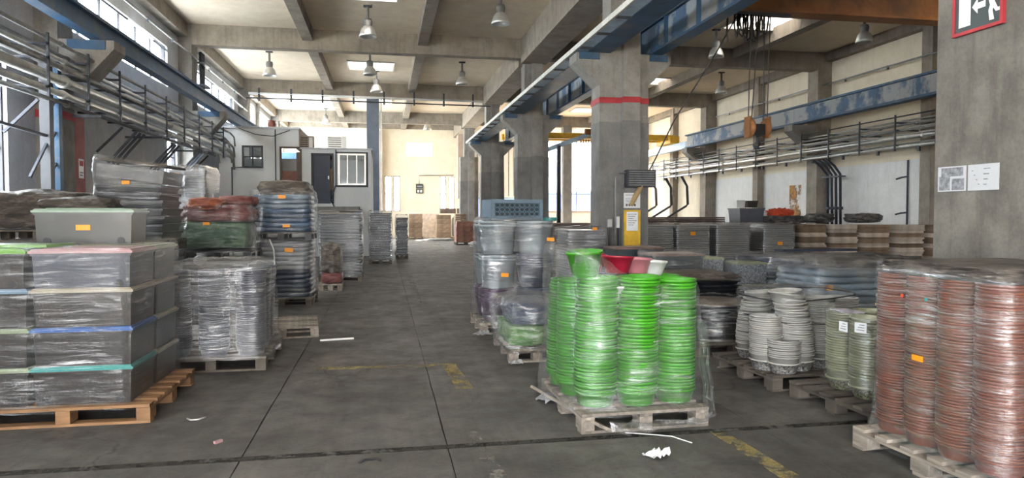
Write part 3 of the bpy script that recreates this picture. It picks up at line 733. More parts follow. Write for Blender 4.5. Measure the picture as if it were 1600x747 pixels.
MB().box(0,.008,-.1,.12,-.2,.18).build('plate', M['paper'], t); box('symbol', M['red_paint'], t, .008, .011, -.07, .09, .04, .14); box('text_line', M['print'], t, .008, .011, -.07, .09, -.1, -.08); box('text_line', M['print'], t, .008, .011, -.07, .06, -.15, -.13)

# ---- high-bay lamps
def lamp(x, y, z, lab, first=[None]):
    if first[0]:
        return dup(first[0], (x, y, z), label=lab)
    t = thing('highbay_lamp', lab, 'lamp', (x, y, z), 0, 'high bay lamps under the roof')
    MB().lathe([(.04,.62),(.04,.26),(.11,.24),(.13,.16),(.11,.05),(.12,.02)], 14).build('gear_housing', M['steel_mid'], t, True)
    MB().lathe([(.12,.03),(.19,-.05),(.235,-.2),(.25,-.27),(.24,-.27),(.22,-.2),(.17,-.05),(.10,.02)], 20).build('reflector', M['alu'], t, True)
    MB().lathe([(.0,-.22),(.05,-.19),(.06,-.1),(.04,.0)], 10).build('bulb', M['white'], t, True)
    box('hook_plate', M['steel_dark'], t, -.12, .12, -.06, .06, .58, .64)
    first[0] = t; return t
for x, y, lab in ((-.42,20.6,'high bay lamp before the second roof beam, over the aisle'),(3.1,18.6,'high bay lamp nearest the spine beam at the top'),(-4.1,27,'high bay lamp over the white office with warm ceiling around'),
                  (-.47,26.2,'high bay lamp beside the lit skylight'),(-.28,29.8,'high bay lamp just before the white pipe'),(3.05,27.5,'high bay lamp between the spine beam and the skylight'),(-3.2,40.9,'far high bay lamp over the office roof'),(2.6,42.5,'far high bay lamp before the cream wall'),
                  (10.6,21.2,'high bay lamp below the festoon cable loops'),(14.0,27.5,'high bay lamp beyond the dark cross beam in the right bay'),(14.0,18.6,'high bay lamp beneath the rust beam in the right bay')):
    lamp(x, y, 6.93, lab)

# ---- white office block
OF = thing('office_block', 'white rendered raised office with window and doors at the far left', 'office', (0,27,0))
def wy(x0,x1,z0,z1,holes,y0,y1,mat,nm):
    b = MB()
    for a0,a1,b0,b1 in grid_holes(x0,x1,z0,z1,holes): b.box(a0,a1,y0,y1,b0,b1)
    return b.build(nm, mat, OF, fix=False)
OW = pm('office_white_paint', (.70,.72,.73), .8, 0, .08, 1.2, .05, 20, col2=(.46,.44,.40), thr=(.62,.78))
wy(-5.9,-3.1,0,4.72,[(-5.1,-4.36,3.28,4.1),(-3.78,-2.99,2.05,4.08)],0,.15,OW,'front_wall')
wy(-3.1,-.47,0,4.0,[(-3.1,-2.99,2.05,4.08),(-2.66,-1.84,1.98,3.86),(-1.68,-.66,2.68,3.86)],0,.15,OW,'front_wall')
box('side_wall', OW, OF, -.62, -.47, .15, 5, 0, 4.0); box('side_wall', OW, OF, -5.9, -5.75, .15, 5, 0, 4.72)
box('step_wall', M['beige_cladding'], OF, -3.2, -3.08, .15, 5, 4.0, 4.72)
box('back_wall', OW, OF, -5.9, -.47, 4.9, 5, 0, 4.0)
box('roof', M['wall_grey'], OF, -5.95, -3.05, -.05, 5.1, 4.72, 4.8); box('roof', M['wall_grey'], OF, -3.05, -.42, -.05, 5.1, 4.0, 4.06)
box('floor_slab', M['wall_grey'], OF, -5.75, -.62, .15, 4.9, 1.88, 1.98)
box('blue_panel', M['door_blue'], OF, -1.66, -.8, -.03, 0, 1.35, 1.76)
def oframe(x0,x1,z0,z1,mat,nm,nm_=0,tr=0,leaf=None,ff=.06):
    f = MB(); e = ff
    f.box(x0,x1,-.03,.1,z1-e,z1).box(x0,x0+e,-.03,.1,z0,z1-e).box(x1-e,x1,-.03,.1,z0,z1-e)
    if nm == 'window': f.box(x0+e,x1-e,-.03,.1,z0,z0+e)
    fo = f.build(nm+'_frame', mat, OF, fix=False)
    for k in range(1,nm_): box('mullion', mat, fo, x0+(x1-x0)*k/nm_-.02, x0+(x1-x0)*k/nm_+.02, 0, .06, z0+e, z1-e)
    if tr: box('transom', mat, fo, x0+e, x1-e, 0, .06, (z0+z1)/2-.02, (z0+z1)/2+.02)
    if nm == 'window': box('pane', M['glass'], fo, x0+e, x1-e, .03, .036, z0+e, z1-e)
    return fo
oframe(-5.1,-4.36,3.28,4.1,M['frame_dark'],'window',2,1)
d = oframe(-3.78,-2.99,2.05,4.08,pm('brown_door_frame',(.09,.06,.045),.6),'door')
box('half_door', M['red_brown'], OF, -3.74, -3.05, .3, .34, 2.05, 3.2)
box('open_door_leaf', pm('brown_door_leaf',(.10,.065,.05),.5), OF, -3.2, -3.05, .12, .9, 2.05, 3.9)
oframe(-2.66,-1.84,1.98,3.86,M['frame_dark'],'door')
lf = box('door_leaf', M['door_blue'], OF, -2.6, -1.98, .1, .15, 1.98, 3.8); box('door_handle', M['alu'], lf, -2.06, -2.02, .05, .1, 2.9, 3.02)
box('wood_stop', M['wood_orange'], OF, -1.98, -1.9, .1, .2, 2.5, 3.3)
oframe(-1.68,-.66,2.68,3.86,M['alu'],'window',3,0)
box('window_surround', M['frame_dark'], OF, -1.76, -.58, -.015, 0, 2.6, 2.68); box('window_surround', M['frame_dark'], OF, -1.76, -.58, -.015, 0, 3.86, 3.92)
box('window_surround', M['frame_dark'], OF, -.66, -.58, -.015, 0, 2.68, 3.86)
box('landing', M['concrete'], OF, -3.9, -.9, -.9, 0, 1.7, 1.86)
for pts in ([(-5.45,-.04,0),(-5.45,-.04,3.3),(-5.1,-.04,3.3)], [(-3.92,-.04,4.7),(-3.92,-.04,1.9)], [(-3.0,-.04,2.7),(-2.75,-.04,2.4),(-2.72,-.04,1.9)], [(-1.76,-.04,4.0),(-1.76,-.04,2.7),(-1.95,-.04,2.1),(-1.75,-.04,1.7)]):
    MB().tube(pts, .022, 6).build('conduit', M['steel_dark'], OF)
MB().tube([(-5.2,-.05,4.72),(-4.6,-.06,4.5),(-4.0,-.06,4.45),(-3.4,-.05,4.68)], .015, 6).build('sagging_wire', M['black'], OF)
for x, y, z, w, lab in ((-2.9,27.6,4.06,.55,'old air conditioner on the lower office roof against the step'),(-1.75,27.4,4.06,.72,'window air conditioner on the lower office roof near the column')):
    t = thing('air_conditioner', lab, 'air conditioner', (x, y, z))
    box('case', M['beige_cladding'] if w < .6 else M['alu'], t, -w/2, w/2, 0, .5, 0, .5)
    for k in range(5): box('slat', M['frame_dark'], t, -w/2+.05, w/2-.2, -.02, 0, .08+k*.08, .11+k*.08)
    box('side_grille', M['white'], t, w/2-.16, w/2-.03, -.02, 0, .06, .44)
t = thing('clay_urn', 'small terracotta pot standing on the office roof edge', 'pot', (-4.1, 27.4, 4.8))
MB().lathe([(0,0),(.1,0),(.16,.12),(.13,.22),(.15,.26),(.12,.26),(.1,.2)], 12).build('body', M['terracotta'], t, True); MB().lathe([(.15,.26),(.17,.27),(.15,.28)], 12).build('rim', M['terracotta'], t)

# ---- far end details
t = thing('wall_sign', 'small black two part sign hung by a wire on the cream far wall', 'sign', (2.34, 46.96, 0))
box('plate', M['sign_green'], t, -.24, .24, -.03, .02, 2.95, 3.25); box('plate', M['sign_green'], t, -.24, .24, -.03, .02, 3.27, 3.58)
box('white_mark', M['white'], t, -.15, -.02, -.04, -.03, 3.02, 3.18); box('white_mark', M['white'], t, .04, .17, -.04, -.03, 3.02, 3.18); box('white_mark', M['print_soft'], t, -.17, .17, -.04, -.03, 3.38, 3.46)
MB().tube([(-.02,-.02,3.58),(-.02,-.02,4.15),(2.3,-.02,4.18)], .02, 5).build('wire', M['black'], t)
t = thing('jib_crane', 'light blue wall jib with dangling straps in the far opening', 'crane', (7.6, 30, 0))
box('mast', M['steel_dark'], t, -.08, .08, -.08, .08, 0, 4.6); MB().bar((-.5,0,4.42),(1.6,0,5.2),.1,.2).build('arm', M['girder_web'], t)
for k in range(4): MB().tube([(1.0+k*.12,0,4.9),(1.0+k*.12,0,4.2-.1*(k % 2))], .02, 5).build('strap', M['black'], t)
box('trolley', M['rust_beam'], t, 1.2, 1.6, -.1, .1, 5.1, 5.35)
t = thing('crane_bridge', 'yellow crane bridge beam across the bright far right bay', 'crane', (0, 34.5, 0))
box('girder', M['yellow'], t, 6, 15, 0, .3, 5.42, 5.7); box('girder', M['yellow'], t, 6, 15, 1.0, 1.3, 5.42, 5.7); box('end_carriage', M['yellow'], t, 14.6, 15.1, -.3, 1.6, 5.25, 5.6)
t = thing('cross_beam', 'blue steel cross beam behind the air conditioners', 'beam', (0, 40, 0)); box('web', M['blue_steel'], t, -6, -.8, 0, .1, 4.6, 4.95); box('flange', M['blue_steel'], t, -6, -.8, -.1, .2, 4.55, 4.6)
BW = semp('wall_back')  # unseen end wall added to cut daylight, doorway sized for the near light
b = MB()
for a0,a1,b0,b1 in grid_holes(-6.55, 16.6, 0, 7.55, [(-5.0,2.2,0,4.0)]): b.box(a0,a1,-9.25,-9,b0,b1)
b.build('wall_panel', M['wall_white'], BW, fix=False)
struct(box('ground', pm('pale_bounce_yard', (.46,.43,.38), .9), None, -40, 50, -70, -9.3, -.3, -.03))  # unseen yard, added pale to bounce sunlight onto the ceiling
portal('door_portal', (-1.4, -9.1, 2.0), (radians(90),0,0), 7.2, 4.0)
portal('far_portal', (12.55, 47.3, 4.2), (radians(-90),0,0), 6.3, 4.9)
# ================================================================ LOADS
def hull2(pts):
    pts = sorted(set((round(x,4), round(y,4)) for x, y in pts))
    def half(ps):
        h = []
        for p in ps:
            while len(h) > 1 and (h[-1][0]-h[-2][0])*(p[1]-h[-2][1])-(h[-1][1]-h[-2][1])*(p[0]-h[-2][0]) <= 0: h.pop()
            h.append(p)
        return h
    a, b = half(pts), half(reversed(pts)); return a[:-1]+b[:-1]
def resample(poly, n):
    L = []; tot = 0
    for i in range(len(poly)):
        a, b = poly[i], poly[(i+1) % len(poly)]; d = sqrt((b[0]-a[0])**2+(b[1]-a[1])**2); L.append((tot, d, a, b)); tot += d
    out = []; j = 0
    for k in range(n):
        s = tot*k/n
        while j < len(L)-1 and s > L[j][0]+L[j][1]: j += 1
        t0, d, a, b = L[j]; f = (s-t0)/max(d, 1e-6)
        out.append((a[0]+(b[0]-a[0])*f, a[1]+(b[1]-a[1])*f))
    return out, tot
def rrect(x0, x1, y0, y1, r, n=5):
    out = []
    for cx, cy, a in ((x1-r,y0+r,-90),(x1-r,y1-r,0),(x0+r,y1-r,90),(x0+r,y0+r,180)):
        for k in range(n+1):
            t = radians(a+90*k/n); out.append((cx+r*cos(t), cy+r*sin(t)))
    return out
def film(name, label, poly, z0, z1, mat='film', loc=(0,0,0), rz=0, amp=.012, rows=34, cols=84, top=.12, ripple=.006, waist=0., seed=0., topz=None, cap=0, flare=0., group=None, cat='film wrap', tags=(), tagmat='orange_tag'):
    """stretch film drawn round an outline: horizontal strain ripples, loose folds, gathered over the top edge.  topz(x, y) gives a sloping top"""
    P, per = resample(poly, cols)
    cx = sum(p[0] for p in P)/cols; cy = sum(p[1] for p in P)/cols
    b = MB(); b.uv = []
    tz = topz or (lambda x, y: z1)
    rings = [('s', j/(rows-1)) for j in range(rows)] + [('t', k) for k in ((.25,.5,1.) if not cap else (.08,.2,.4,.65,.9))]
    for kind, q in rings:
        for i, (x, y) in enumerate(P):
            a = i/cols*per; d = sqrt((x-cx)**2+(y-cy)**2) or 1
            ux, uy = (x-cx)/d, (y-cy)/d
            if kind == 's':
                zt = tz(x, y); z = z0+(zt-z0)*q
                off = amp*nz(x*4+seed, y*4, z*3)*1.6 + ripple*nz(x*1.5+seed, y*1.5, z*38)*2 - waist*sin(pi*q) + .006 + flare*(1-q)**3
                off += .5*amp*nz(x*13, y*13+seed, z*9)
                v = (x+ux*off, y+uy*off, z + .012*nz(x*5, y*5, q*6+seed))
                uv = (a+.02*nz(z*4, seed), z)
            else:
                zt = tz(x, y)
                f = q*(top if not cap else .97); k2 = (1-f/d) if not cap else (1-f)
                xx, yy = cx+(x-cx)*k2, cy+(y-cy)*k2
                v = (xx, yy, zt+.012+(.035 if not cap else cap*(1-(1-min(1,q*1.2))**2))*1 + (.03*nz(xx*9+seed, yy*9, 3)+.016*nz(xx*22, yy*22, seed)))
                uv = (a, zt+f*d*.8)
            b.v.append(v); b.uv.append(uv)
    R = len(rings)
    for j in range(R-1):
        for i in range(cols):
            i2 = (i+1) % cols; b.f.append((j*cols+i, j*cols+i2, (j+1)*cols+i2, (j+1)*cols+i))
    if cap: b.f.append(tuple((R-1)*cols+i for i in range(cols)))
    o = b.build(name, M[mat], None, True, loc, rz, fix=False)
    if label: tag(o, label, cat, group)
    for (x0, x1, z_, h, y) in tags:   # price stickers stuck to the film's front
        box('price_tag', M[tagmat], o, x0, x1, y-.014, y-.006, z_, z_+h)
        o.children[-1].rotation_euler = (0, random.uniform(-.05,.05), 0)
    return o

PALLET = {}
def pallet(x, y, w, d, label, mat='wood_old', rz=0., z=0., jit=.004, group=None):
    """x, y: centre.  boards run along x, skids along y... nine blocks, three skids, seven deck boards"""
    t = thing('pallet', label, 'pallet', (x, y, z), rz, group)
    key = (w, d, mat)
    if key not in PALLET:
        mk = lambda sx, sy, sz: MB().box(-sx/2, sx/2, -sy/2, sy/2, 0, sz)
        PALLET[key] = []
        for nm, s in (('deck_board',(w,.105,.022)),('stringer_board',(.10,d,.02)),('block',(.10,.14,.078)),('base_board',(w,.10,.02))):
            me = mk(*s).build(nm, M[mat], t, fix=False); PALLET[key].append(me.data); bpy.data.objects.remove(me)
    D = PALLET[key]
    def put(nm, me, x, y, z, r=0): link(nm, me, t, (x, y, z), r)
    nb = max(5, int(d/.165)); 
    for k in range(nb):
        put('deck_board', D[0], random.uniform(-jit,jit)*2, -d/2+.0525+(d-.105)*k/(nb-1), .122, random.uniform(-jit,jit))
    for sx in (-1, 0, 1): put('stringer_board', D[1], sx*(w/2-.05), 0, .100)
    for sx in (-1, 0, 1):
        for sy in (-1, 0, 1): put('block', D[2], sx*(w/2-.05), sy*(d/2-.07), .021)
    for sy in (-1, 0, 1): put('base_board', D[3], 0, sy*(d/2-.05), 0, random.uniform(-jit,jit))
    return t
PZ = .145

# ---- nested tubs and pots: one mesh of each kind, copied one by one
def tub_mesh(nm, mat, r0, r1, h, lip, n=18, extra=None):
    b = MB()
    prof = [(0,0),(r0*.92,0),(r0,.012),(r1*.985,h-lip),(r1*1.05,h-lip),(r1*1.06,h-lip*.4),(r1*1.05,h),(r1*.99,h),(r1*.97,h-.01),(r0*.93,.02),(0,.016)]
    b.lathe(prof, n)
    me = b.build(nm, M[mat], None, True, fix=False); d = me.data; bpy.data.objects.remove(me)
    return d
def nth(k, n):
    if k == 0: return 'lowest'
    if k == n-1: return 'topmost'
    return '%d%s from below' % (k+1, 'th' if 10 <= (k+1) % 100 <= 20 else {1:'st',2:'nd',3:'rd'}.get((k+1) % 10, 'th'))
def nest(nm, data, cat, label, group, x, y, z0, count, pitch, lean=(0,0), jit=.003, first=None, rz=None):
    """a leaning column of nested tubs, each one an object"""
    for k in range(count):
        f = k/max(1, count-1)
        o = bpy.data.objects.new(nm, first if (k == 0 and first) else data); COL.objects.link(o)
        o.location = (x+lean[0]*f*f+random.uniform(-jit,jit), y+lean[1]*f*f+random.uniform(-jit,jit), z0+k*pitch)
        o.rotation_euler = (-lean[1]*f*.8+random.uniform(-.015,.015), lean[0]*f*.8+random.uniform(-.015,.015), random.uniform(0,6.28))
        tag(o, label + ', ' + nth(k, count), cat, group)
def circ(x, y, r, n=14): return [(x+r*cos(2*pi*k/n), y+r*sin(2*pi*k/n)) for k in range(n)]

# ---- layered loads: flat goods in tiers, each tier an object
def tier_mesh(nm, mat, w, d, t, kind):
    b = MB()
    if kind == 'tray':      # shallow tray with a rolled rim, tapering down
        b.frustum(w*.93, d*.93, w*.96, d*.96, 0, t*.62)
        b.frustum(w, d, w, d, t*.62, t*.92)
    elif kind == 'sheets':  # bundle of flattened card: several leaves, ragged
        n = 3
        for k in range(n):
            a, c = random.uniform(.96,1), random.uniform(.96,1)
            ox, oy = random.uniform(-.012,.012), random.uniform(-.012,.012)
            b.box(ox-w*a/2, ox+w*a/2, oy-d*c/2, oy+d*c/2, t*k/n, t*(k+.82)/n)
    elif kind == 'sack':    # soft bundle
        nx = 18; prof = []
        ring = rrect(-w/2, w/2, -d/2, d/2, .09, 4)
        P, _ = resample(ring, 40)
        for q in range(7):
            a = q/6; s = .965+.035*sin(pi*a)
            for x, y in P:
                wv = 1+.03*nz(x*5, y*5, a*2)
                b.v.append((x*s*wv, y*s*wv, t*a+.012*nz(x*7, y*7, 4)))
        for j in range(6):
            for i in range(40): b.f.append((j*40+i, j*40+(i+1) % 40, (j+1)*40+(i+1) % 40, (j+1)*40+i))
        b.f.append(tuple(reversed(range(40)))); b.f.append(tuple(6*40+i for i in range(40)))
    else: b.frustum(w*.98, d*.98, w, d, 0, t*.95)
    o = b.build(nm, M[mat], None, kind == 'sack'); me = o.data; bpy.data.objects.remove(o); return me
def tiers(nm, cat, label, group, x, y, z0, w, d, spec, kind='tray', rz=0., jit=.012, shift=(0,0), arch=0.):
    """spec: list of (material, thickness, count) from the bottom up"""
    z = z0; tot = sum(s[2] for s in spec); k = 0; cache = {}
    for mt, t, c in spec:
        if (mt, t) not in cache: cache[(mt, t)] = tier_mesh(nm, mt, w, d, t, kind)
        for q in range(c):
            f = k/max(1, tot-1)
            o = link(nm, cache[(mt, t)], None, (x+shift[0]*f+random.uniform(-jit,jit), y+shift[1]*f+random.uniform(-jit,jit), z), rz+random.uniform(-jit,jit)*1.2)
            lab = label[mt] if isinstance(label, dict) else label
            gr = group[mt] if isinstance(group, dict) else group
            tag(o, lab + ', ' + nth(k, tot), cat, gr); z += t; k += 1
    return z

# ---- crumpled sacks and mounds
def mound(nm, label, cat, x, y, z, sx, sy, sz, mat, rz=0., amp=.09, seed=0., box_=.55, group=None, fr=2.6, flat=True):
    bm = bmesh.new(); bmesh.ops.create_icosphere(bm, subdivisions=5, radius=1)
    for v in bm.verts:
        p = v.co.copy(); m = max(abs(p.x), abs(p.y), abs(p.z)); c = p/m
        p = p.lerp(c*.92, box_)
        n = nz(p.x*fr+seed, p.y*fr, p.z*fr) + .5*abs(nz(p.x*fr*2.3, p.y*fr*2.3+seed, p.z*fr*3)) + .22*nz(p.x*11, p.y*11, p.z*16+seed)
        p *= 1+amp*n
        zz = p.z
        if flat: zz = max(-1, zz)
        v.co = (p.x*sx, p.y*sy, (zz+1)*sz)
    me = bpy.data.meshes.new(nm); bm.to_mesh(me); bm.free(); me.materials.append(M[mat] if isinstance(mat, str) else mat)
    me.polygons.foreach_set('use_smooth', [True]*len(me.polygons))
    ul = me.uv_layers.new(name='UVMap')
    for lp in me.loops:
        c = me.vertices[lp.vertex_index].co; ul.data[lp.index].uv = (c.x*.8+c.y*.8, c.z)
    o = link(nm, me, None, (x, y, z), rz); return tag(o, label, cat, group)
def bagmat(name, col, col2, rough=.28, sc=5, thr=(.45,.62)):
    m, nt, N, L, B = newmat(name)
    B.inputs['Roughness'].default_value = rough
    v = mapping(N, L, 'Object', (sc*.5, sc*.5, sc*1.6))
    n = nnoise(N, L, v, 1.6, 7, .65, .8)
    c = ramp(N, L, n, [(thr[0], col), (thr[1], col2)])
    L.new(c, B.inputs['Base Color']); bump(N, L, B, nnoise(N, L, v, 3.2, 6, .65, 1.5), .9, .03)
    M[name] = m
bagmat('black_sack', (.018,.017,.016), (.06,.055,.05)); bagmat('dusty_sack', (.05,.042,.036), (.15,.125,.108), .4); bagmat('orange_sack', (.30,.075,.025), (.17,.045,.03), .35)
bagmat('red_sack', (.13,.032,.028), (.24,.095,.085), .33); bagmat('green_sack', (.025,.075,.03), (.11,.17,.10), .35); bagmat('pale_sack', (.33,.33,.34), (.50,.50,.50), .35)
bagmat('grey_tarp', (.05,.05,.05), (.19,.18,.17), .5); bagmat('cocoa_sack', (.085,.068,.055), (.20,.17,.145), .38); bagmat('blue_grey_sack', (.06,.08,.13), (.26,.28,.32), .3)
bagmat('green_sparkle', (.10,.26,.06), (.30,.42,.24), .3, 9)

# ================================================================ L1: storage boxes, near left
BX_W, BX_D, BX_H = .70, .58, .262
def bin_mesh(w, d, h, mat, t0=.94):
    b = MB(); b.frustum(w*t0, d*t0, w*.97, d*.97, 0, h-.02); b.frustum(w*1.0, d*1.0, w*1.0, d*1.0, h-.02, h)
    for sx in (-1, 1): b.box(sx*w*.36-.05, sx*w*.36+.05, -d*.485, -d*.47, h-.07, h-.02)
    o = b.build('body', M[mat], None); me = o.data; bpy.data.objects.remove(o); return me
def lid_mesh(w, d, mat):
    b = MB(); b.frustum(w*1.03, d*1.03, w*1.03, d*1.03, 0, .018); b.frustum(w*1.0, d*1.0, w*.97, d*.97, .018, .032); b.frustum(w*.8, d*.8, w*.78, d*.78, .032, .038)
    o = b.build('lid', M[mat], None); me = o.data; bpy.data.objects.remove(o); return me
WHEEL = MB().tube([(0,-.015,0),(0,.015,0)], .03, 12).build('wheel', M['black'], None); WM = WHEEL.data; bpy.data.objects.remove(WHEEL)
_bins = {}
def storage_box(x, y, z, w, d, h, body, lid, label, rz=0., group=None, wheels=True):
    t = thing('storage_box', label, 'storage box', (x, y, z), rz, group)
    k = (w, d, h, body)
    if k not in _bins: _bins[k] = bin_mesh(w, d, h, body)
    link('body', _bins[k], t)
    if lid:
        k = (w, d, lid)
        if k not in _bins: _bins[k] = lid_mesh(w, d, lid)
        link('lid', _bins[k], t, (0,0,h))
    if wheels:
        for s in (-1, 1): link('wheel', WM, t, (s*w*.37, -d*.455, .03))
    return t
pallet(-2.38, 6.33, 1.22, 1.26, 'orange-brown wooden pallet under the stack of grey storage boxes', 'wood_orange')
tier_n = ('bottom tier', 'second tier from below', 'third tier from below', 'top tier')
colsL = {(1,0): ('teal_lid','blue_lid','tan_lid','pink_lid'), (0,0): ('pale_green_lid','pale_green_lid','sky_lid','green_lid'),
         (1,1): ('tan_lid','tan_lid','tan_lid','pale_green_lid'), (0,1): ('tan_lid','mauve_lid','sky_lid','sky_lid')}
cn = {'teal_lid':'teal','blue_lid':'blue','tan_lid':'dull tan','pink_lid':'pink','pale_green_lid':'pale green','sky_lid':'pale blue','green_lid':'bright green','mauve_lid':'mauve'}
for (i, j), lids in colsL.items():
    x = -2.985 if i == 0 else -2.262; y = 6.06+j*.605
    for k, ld in enumerate(lids):
        where = ('beside the aisle' if i else 'away from the aisle') + (', front row' if j == 0 else ', rear row')
        storage_box(x+random.uniform(-.008,.008), y, PZ+k*(BX_H+.036), BX_W, BX_D, BX_H, 'blue_grey_bin' if (k == 3 and i == 1 and j == 0) else 'grey_bin', ld,
                    'grey box with %s lid, %s %s' % (cn[ld], tier_n[k], where), group='grey storage boxes on the pallet near left')
# folded contents seen through the clear top box are printed straps
gb = storage_box(-2.52, 6.72, PZ+4*(BX_H+.036)+.004, .76, .5, .27, 'grey_bin_light', 'mint_lid', 'big grey wheeled box with mint lid and orange tag standing on top', .06)
box('price_tag', M['orange_tag'], gb, -.06, .05, -.249, -.243, .12, .165)
lo = tag(MB().frustum(.72,.4,.70,.38,0,.02).build('box_cover', M['green_lid'], None, False, (-2.86, 6.08, PZ+4*(BX_H+.036)+.006), -.1), 'loose bright green lid lying on the top tier of boxes', 'lid')
film('stretch_film', 'clear stretch film wound round the four tiers of grey storage boxes', rrect(-3.36,-1.89,5.74,6.98,.04), .10, 1.33, 'film_thin', amp=.016, ripple=.008, rows=50, cols=110, top=.05, seed=3.1)

# ================================================================ L2: grey nested tubs
gt = tub_mesh('grey_tub', 'grey_tub', .125, .142, .09, .016)
pallet(-1.73, 8.02, 1.06, 1.2, 'dark pallet under the film wrapped columns of grey tubs', 'wood_dark')
for n_, (x, y, ly) in enumerate(((-2.10,7.61,.0),(-1.73,7.60,.02),(-1.37,7.60,-.02),(-1.38,7.92,0),(-1.39,8.24,.03))):
    nest('grey_tub', gt, 'tub', 'grey tub in the %s column beside the storage boxes' % ('farthest left front','middle front','right front corner','second right side','rear right side')[n_],
         'grey tubs, column %s' % 'abcde'[n_], x, y, PZ, 37, .0218, (.012*(n_-1), ly))
film('stretch_film', 'silvery stretch film wound round the columns of grey tubs', hull2(sum([circ(x, y, .155) for x, y in ((-2.10,7.60),(-1.36,7.60),(-1.38,8.42),(-2.10,8.42))], [])), .12, 1.06, 'film_mid', amp=.02, ripple=.008, rows=44, top=.3, cap=.05, seed=9, flare=.06)
# ================================================================ L-black: sacks behind the boxes
pallet(-4.0, 9.6, 1.2, 1.0, 'dark pallet under the slumped black sacks at the far left', 'wood_dark')
mound('wrapped_bundle', 'black shiny wrapped bundle at floor level under the dusty sacks', 'bundle', -4.0, 9.6, PZ, .62, .5, .56, 'black_sack', seed=2)
pallet(-4.0, 9.55, 1.2, 1.0, 'upper dark pallet squeezed between black bundle and dusty sacks', 'wood_dark', 0, 1.27)
mound('sack_heap', 'dusty black sack heap sagging at the far left, behind the mint lidded box', 'sack', -4.15, 9.5, 1.41, .66, .48, .24, 'dusty_sack', amp=.14, seed=5)
mound('sack_heap', 'dusty sack with small red tag lying before the red wall panel', 'sack', -3.55, 9.2, 1.41, .42, .4, .2, 'dusty_sack', amp=.12, seed=8.3)
box('red_tag', M['red_orange'], bpy.data.objects['sack_heap.001'], -.16,-.05,-.425,-.40,.22,.25)

# ================================================================ L4: stack of dark nested bins
pallet(-3.07, 9.75, .82, .9, 'dark lower pallet under the tall black nested bins', 'wood_dark')
tiers('storage_tray', 'tray', 'grey tray in the lower stack beneath the tall black bins', 'grey trays below the black bins', -3.07, 9.75, PZ, .78, .88, [('grey_tray',.098,10)])
pallet(-3.07, 9.75, .82, .9, 'dark upper pallet under the tall black nested bins', 'wood_dark', 0, 1.13)
z = tiers('nested_bin', 'bin', 'black wide bin nested in the tall leaning stack', 'black bins in the tall stack', -3.07, 9.75, 1.28, .76, .85, [('dark_grey_tray',.098,7)], shift=(-.03,0), jit=.02)
top = link('nested_bin', tier_mesh('nested_bin', 'grey_tray', .78, .84, .17, 'box'), None, (-3.09, 9.75, z+.05)); top.rotation_euler = (0,.12,0); tag(top, 'light grey bin lying tilted on the tall black stack', 'bin')
bd = box('cover_board', M['wood_dark'], None, -.40,.42,-.42,.42,0,.025); bd.location = (-3.07, 9.75, z+.26); bd.rotation_euler = (0,.1,0); tag(bd, 'dark board lying on top of the tall wrapped black stack', 'board')
film('stretch_film', 'glossy film round the tall stack of black bins', rrect(-3.5,-2.66,9.29,10.2,.06), 1.2, 2.3, 'film_thin', amp=.03, ripple=.012, rows=30, top=.06, seed=14, topz=lambda x,y: 2.23-.12*(x+3.07), tags=((-3.07,-2.98,2.08,.045,9.27),))
# ================================================================ L5
pallet(-3.12, 12.4, .62, 1.0, 'dark pallet under the silver stack by the office', 'wood_dark', 0)
tiers('storage_tray', 'tray', 'silver grey tray in the stack between black bins and office', 'silver trays before the office', -3.12, 12.4, PZ, .58, .95, [('silver_tray',.09,24)], shift=(.02,0), jit=.02)
film('stretch_film', 'pale film round the silver tray stack before the office', rrect(-3.43,-2.80,11.9,12.9,.06), .1, 2.33, 'film_heavy', amp=.03, ripple=.01, rows=36, top=.2, seed=19, tags=((-3.37,-3.28,2.08,.05,11.88),))

# ================================================================ L6: orange and green bundles
pallet(-2.45, 11.1, 1.05, 1.0, 'dark bottom pallet of the orange and green bundle stack', 'wood_dark')
tiers('storage_tray', 'tray', 'dark blue grey tray under the green bundle', 'trays under the green bundle', -2.45, 11.1, PZ, .98, .95, [('blue_grey_bin',.105,7)])
mound('plastic_jug', 'small rounded clear bag bulging out below the green bundle', 'bag', -2.58, 10.55, .86, .085, .06, .075, 'pale_sack', seed=3, box_=.1)
pallet(-2.45, 11.1, 1.08, 1.0, 'black pallet carrying the green and red bundles', 'black', 0, .92)
mound('wrapped_bundle', 'dark green wrapped bundle under the red and orange bundles', 'bundle', -2.45, 11.1, 1.07, .54, .48, .215, 'green_sack', amp=.05, seed=21, box_=.8)
mound('wrapped_bundle', 'dull red wrapped bundle lying on the green bundle', 'bundle', -2.40, 11.1, 1.47, .53, .46, .14, 'red_sack', amp=.10, seed=25, box_=.6)
mound('wrapped_bundle', 'orange bundle on the front of the dull red bundle', 'bundle', -2.53, 10.78, 1.64, .26, .22, .10, 'orange_sack', amp=.12, seed=27, box_=.4)
mound('wrapped_bundle', 'flat red bundle slanting down behind the orange bundle', 'bundle', -2.18, 11.2, 1.70, .28, .26, .09, 'red_sack', amp=.16, seed=29, box_=.5)
film('stretch_film', 'clear film round the green and red bundles', rrect(-3.0,-1.9,10.58,11.62,.12), 1.0, 1.72, 'film_thin', amp=.03, ripple=.01, rows=26, top=.2, seed=31, tags=((-2.52,-2.43,1.46,.04,10.55),))

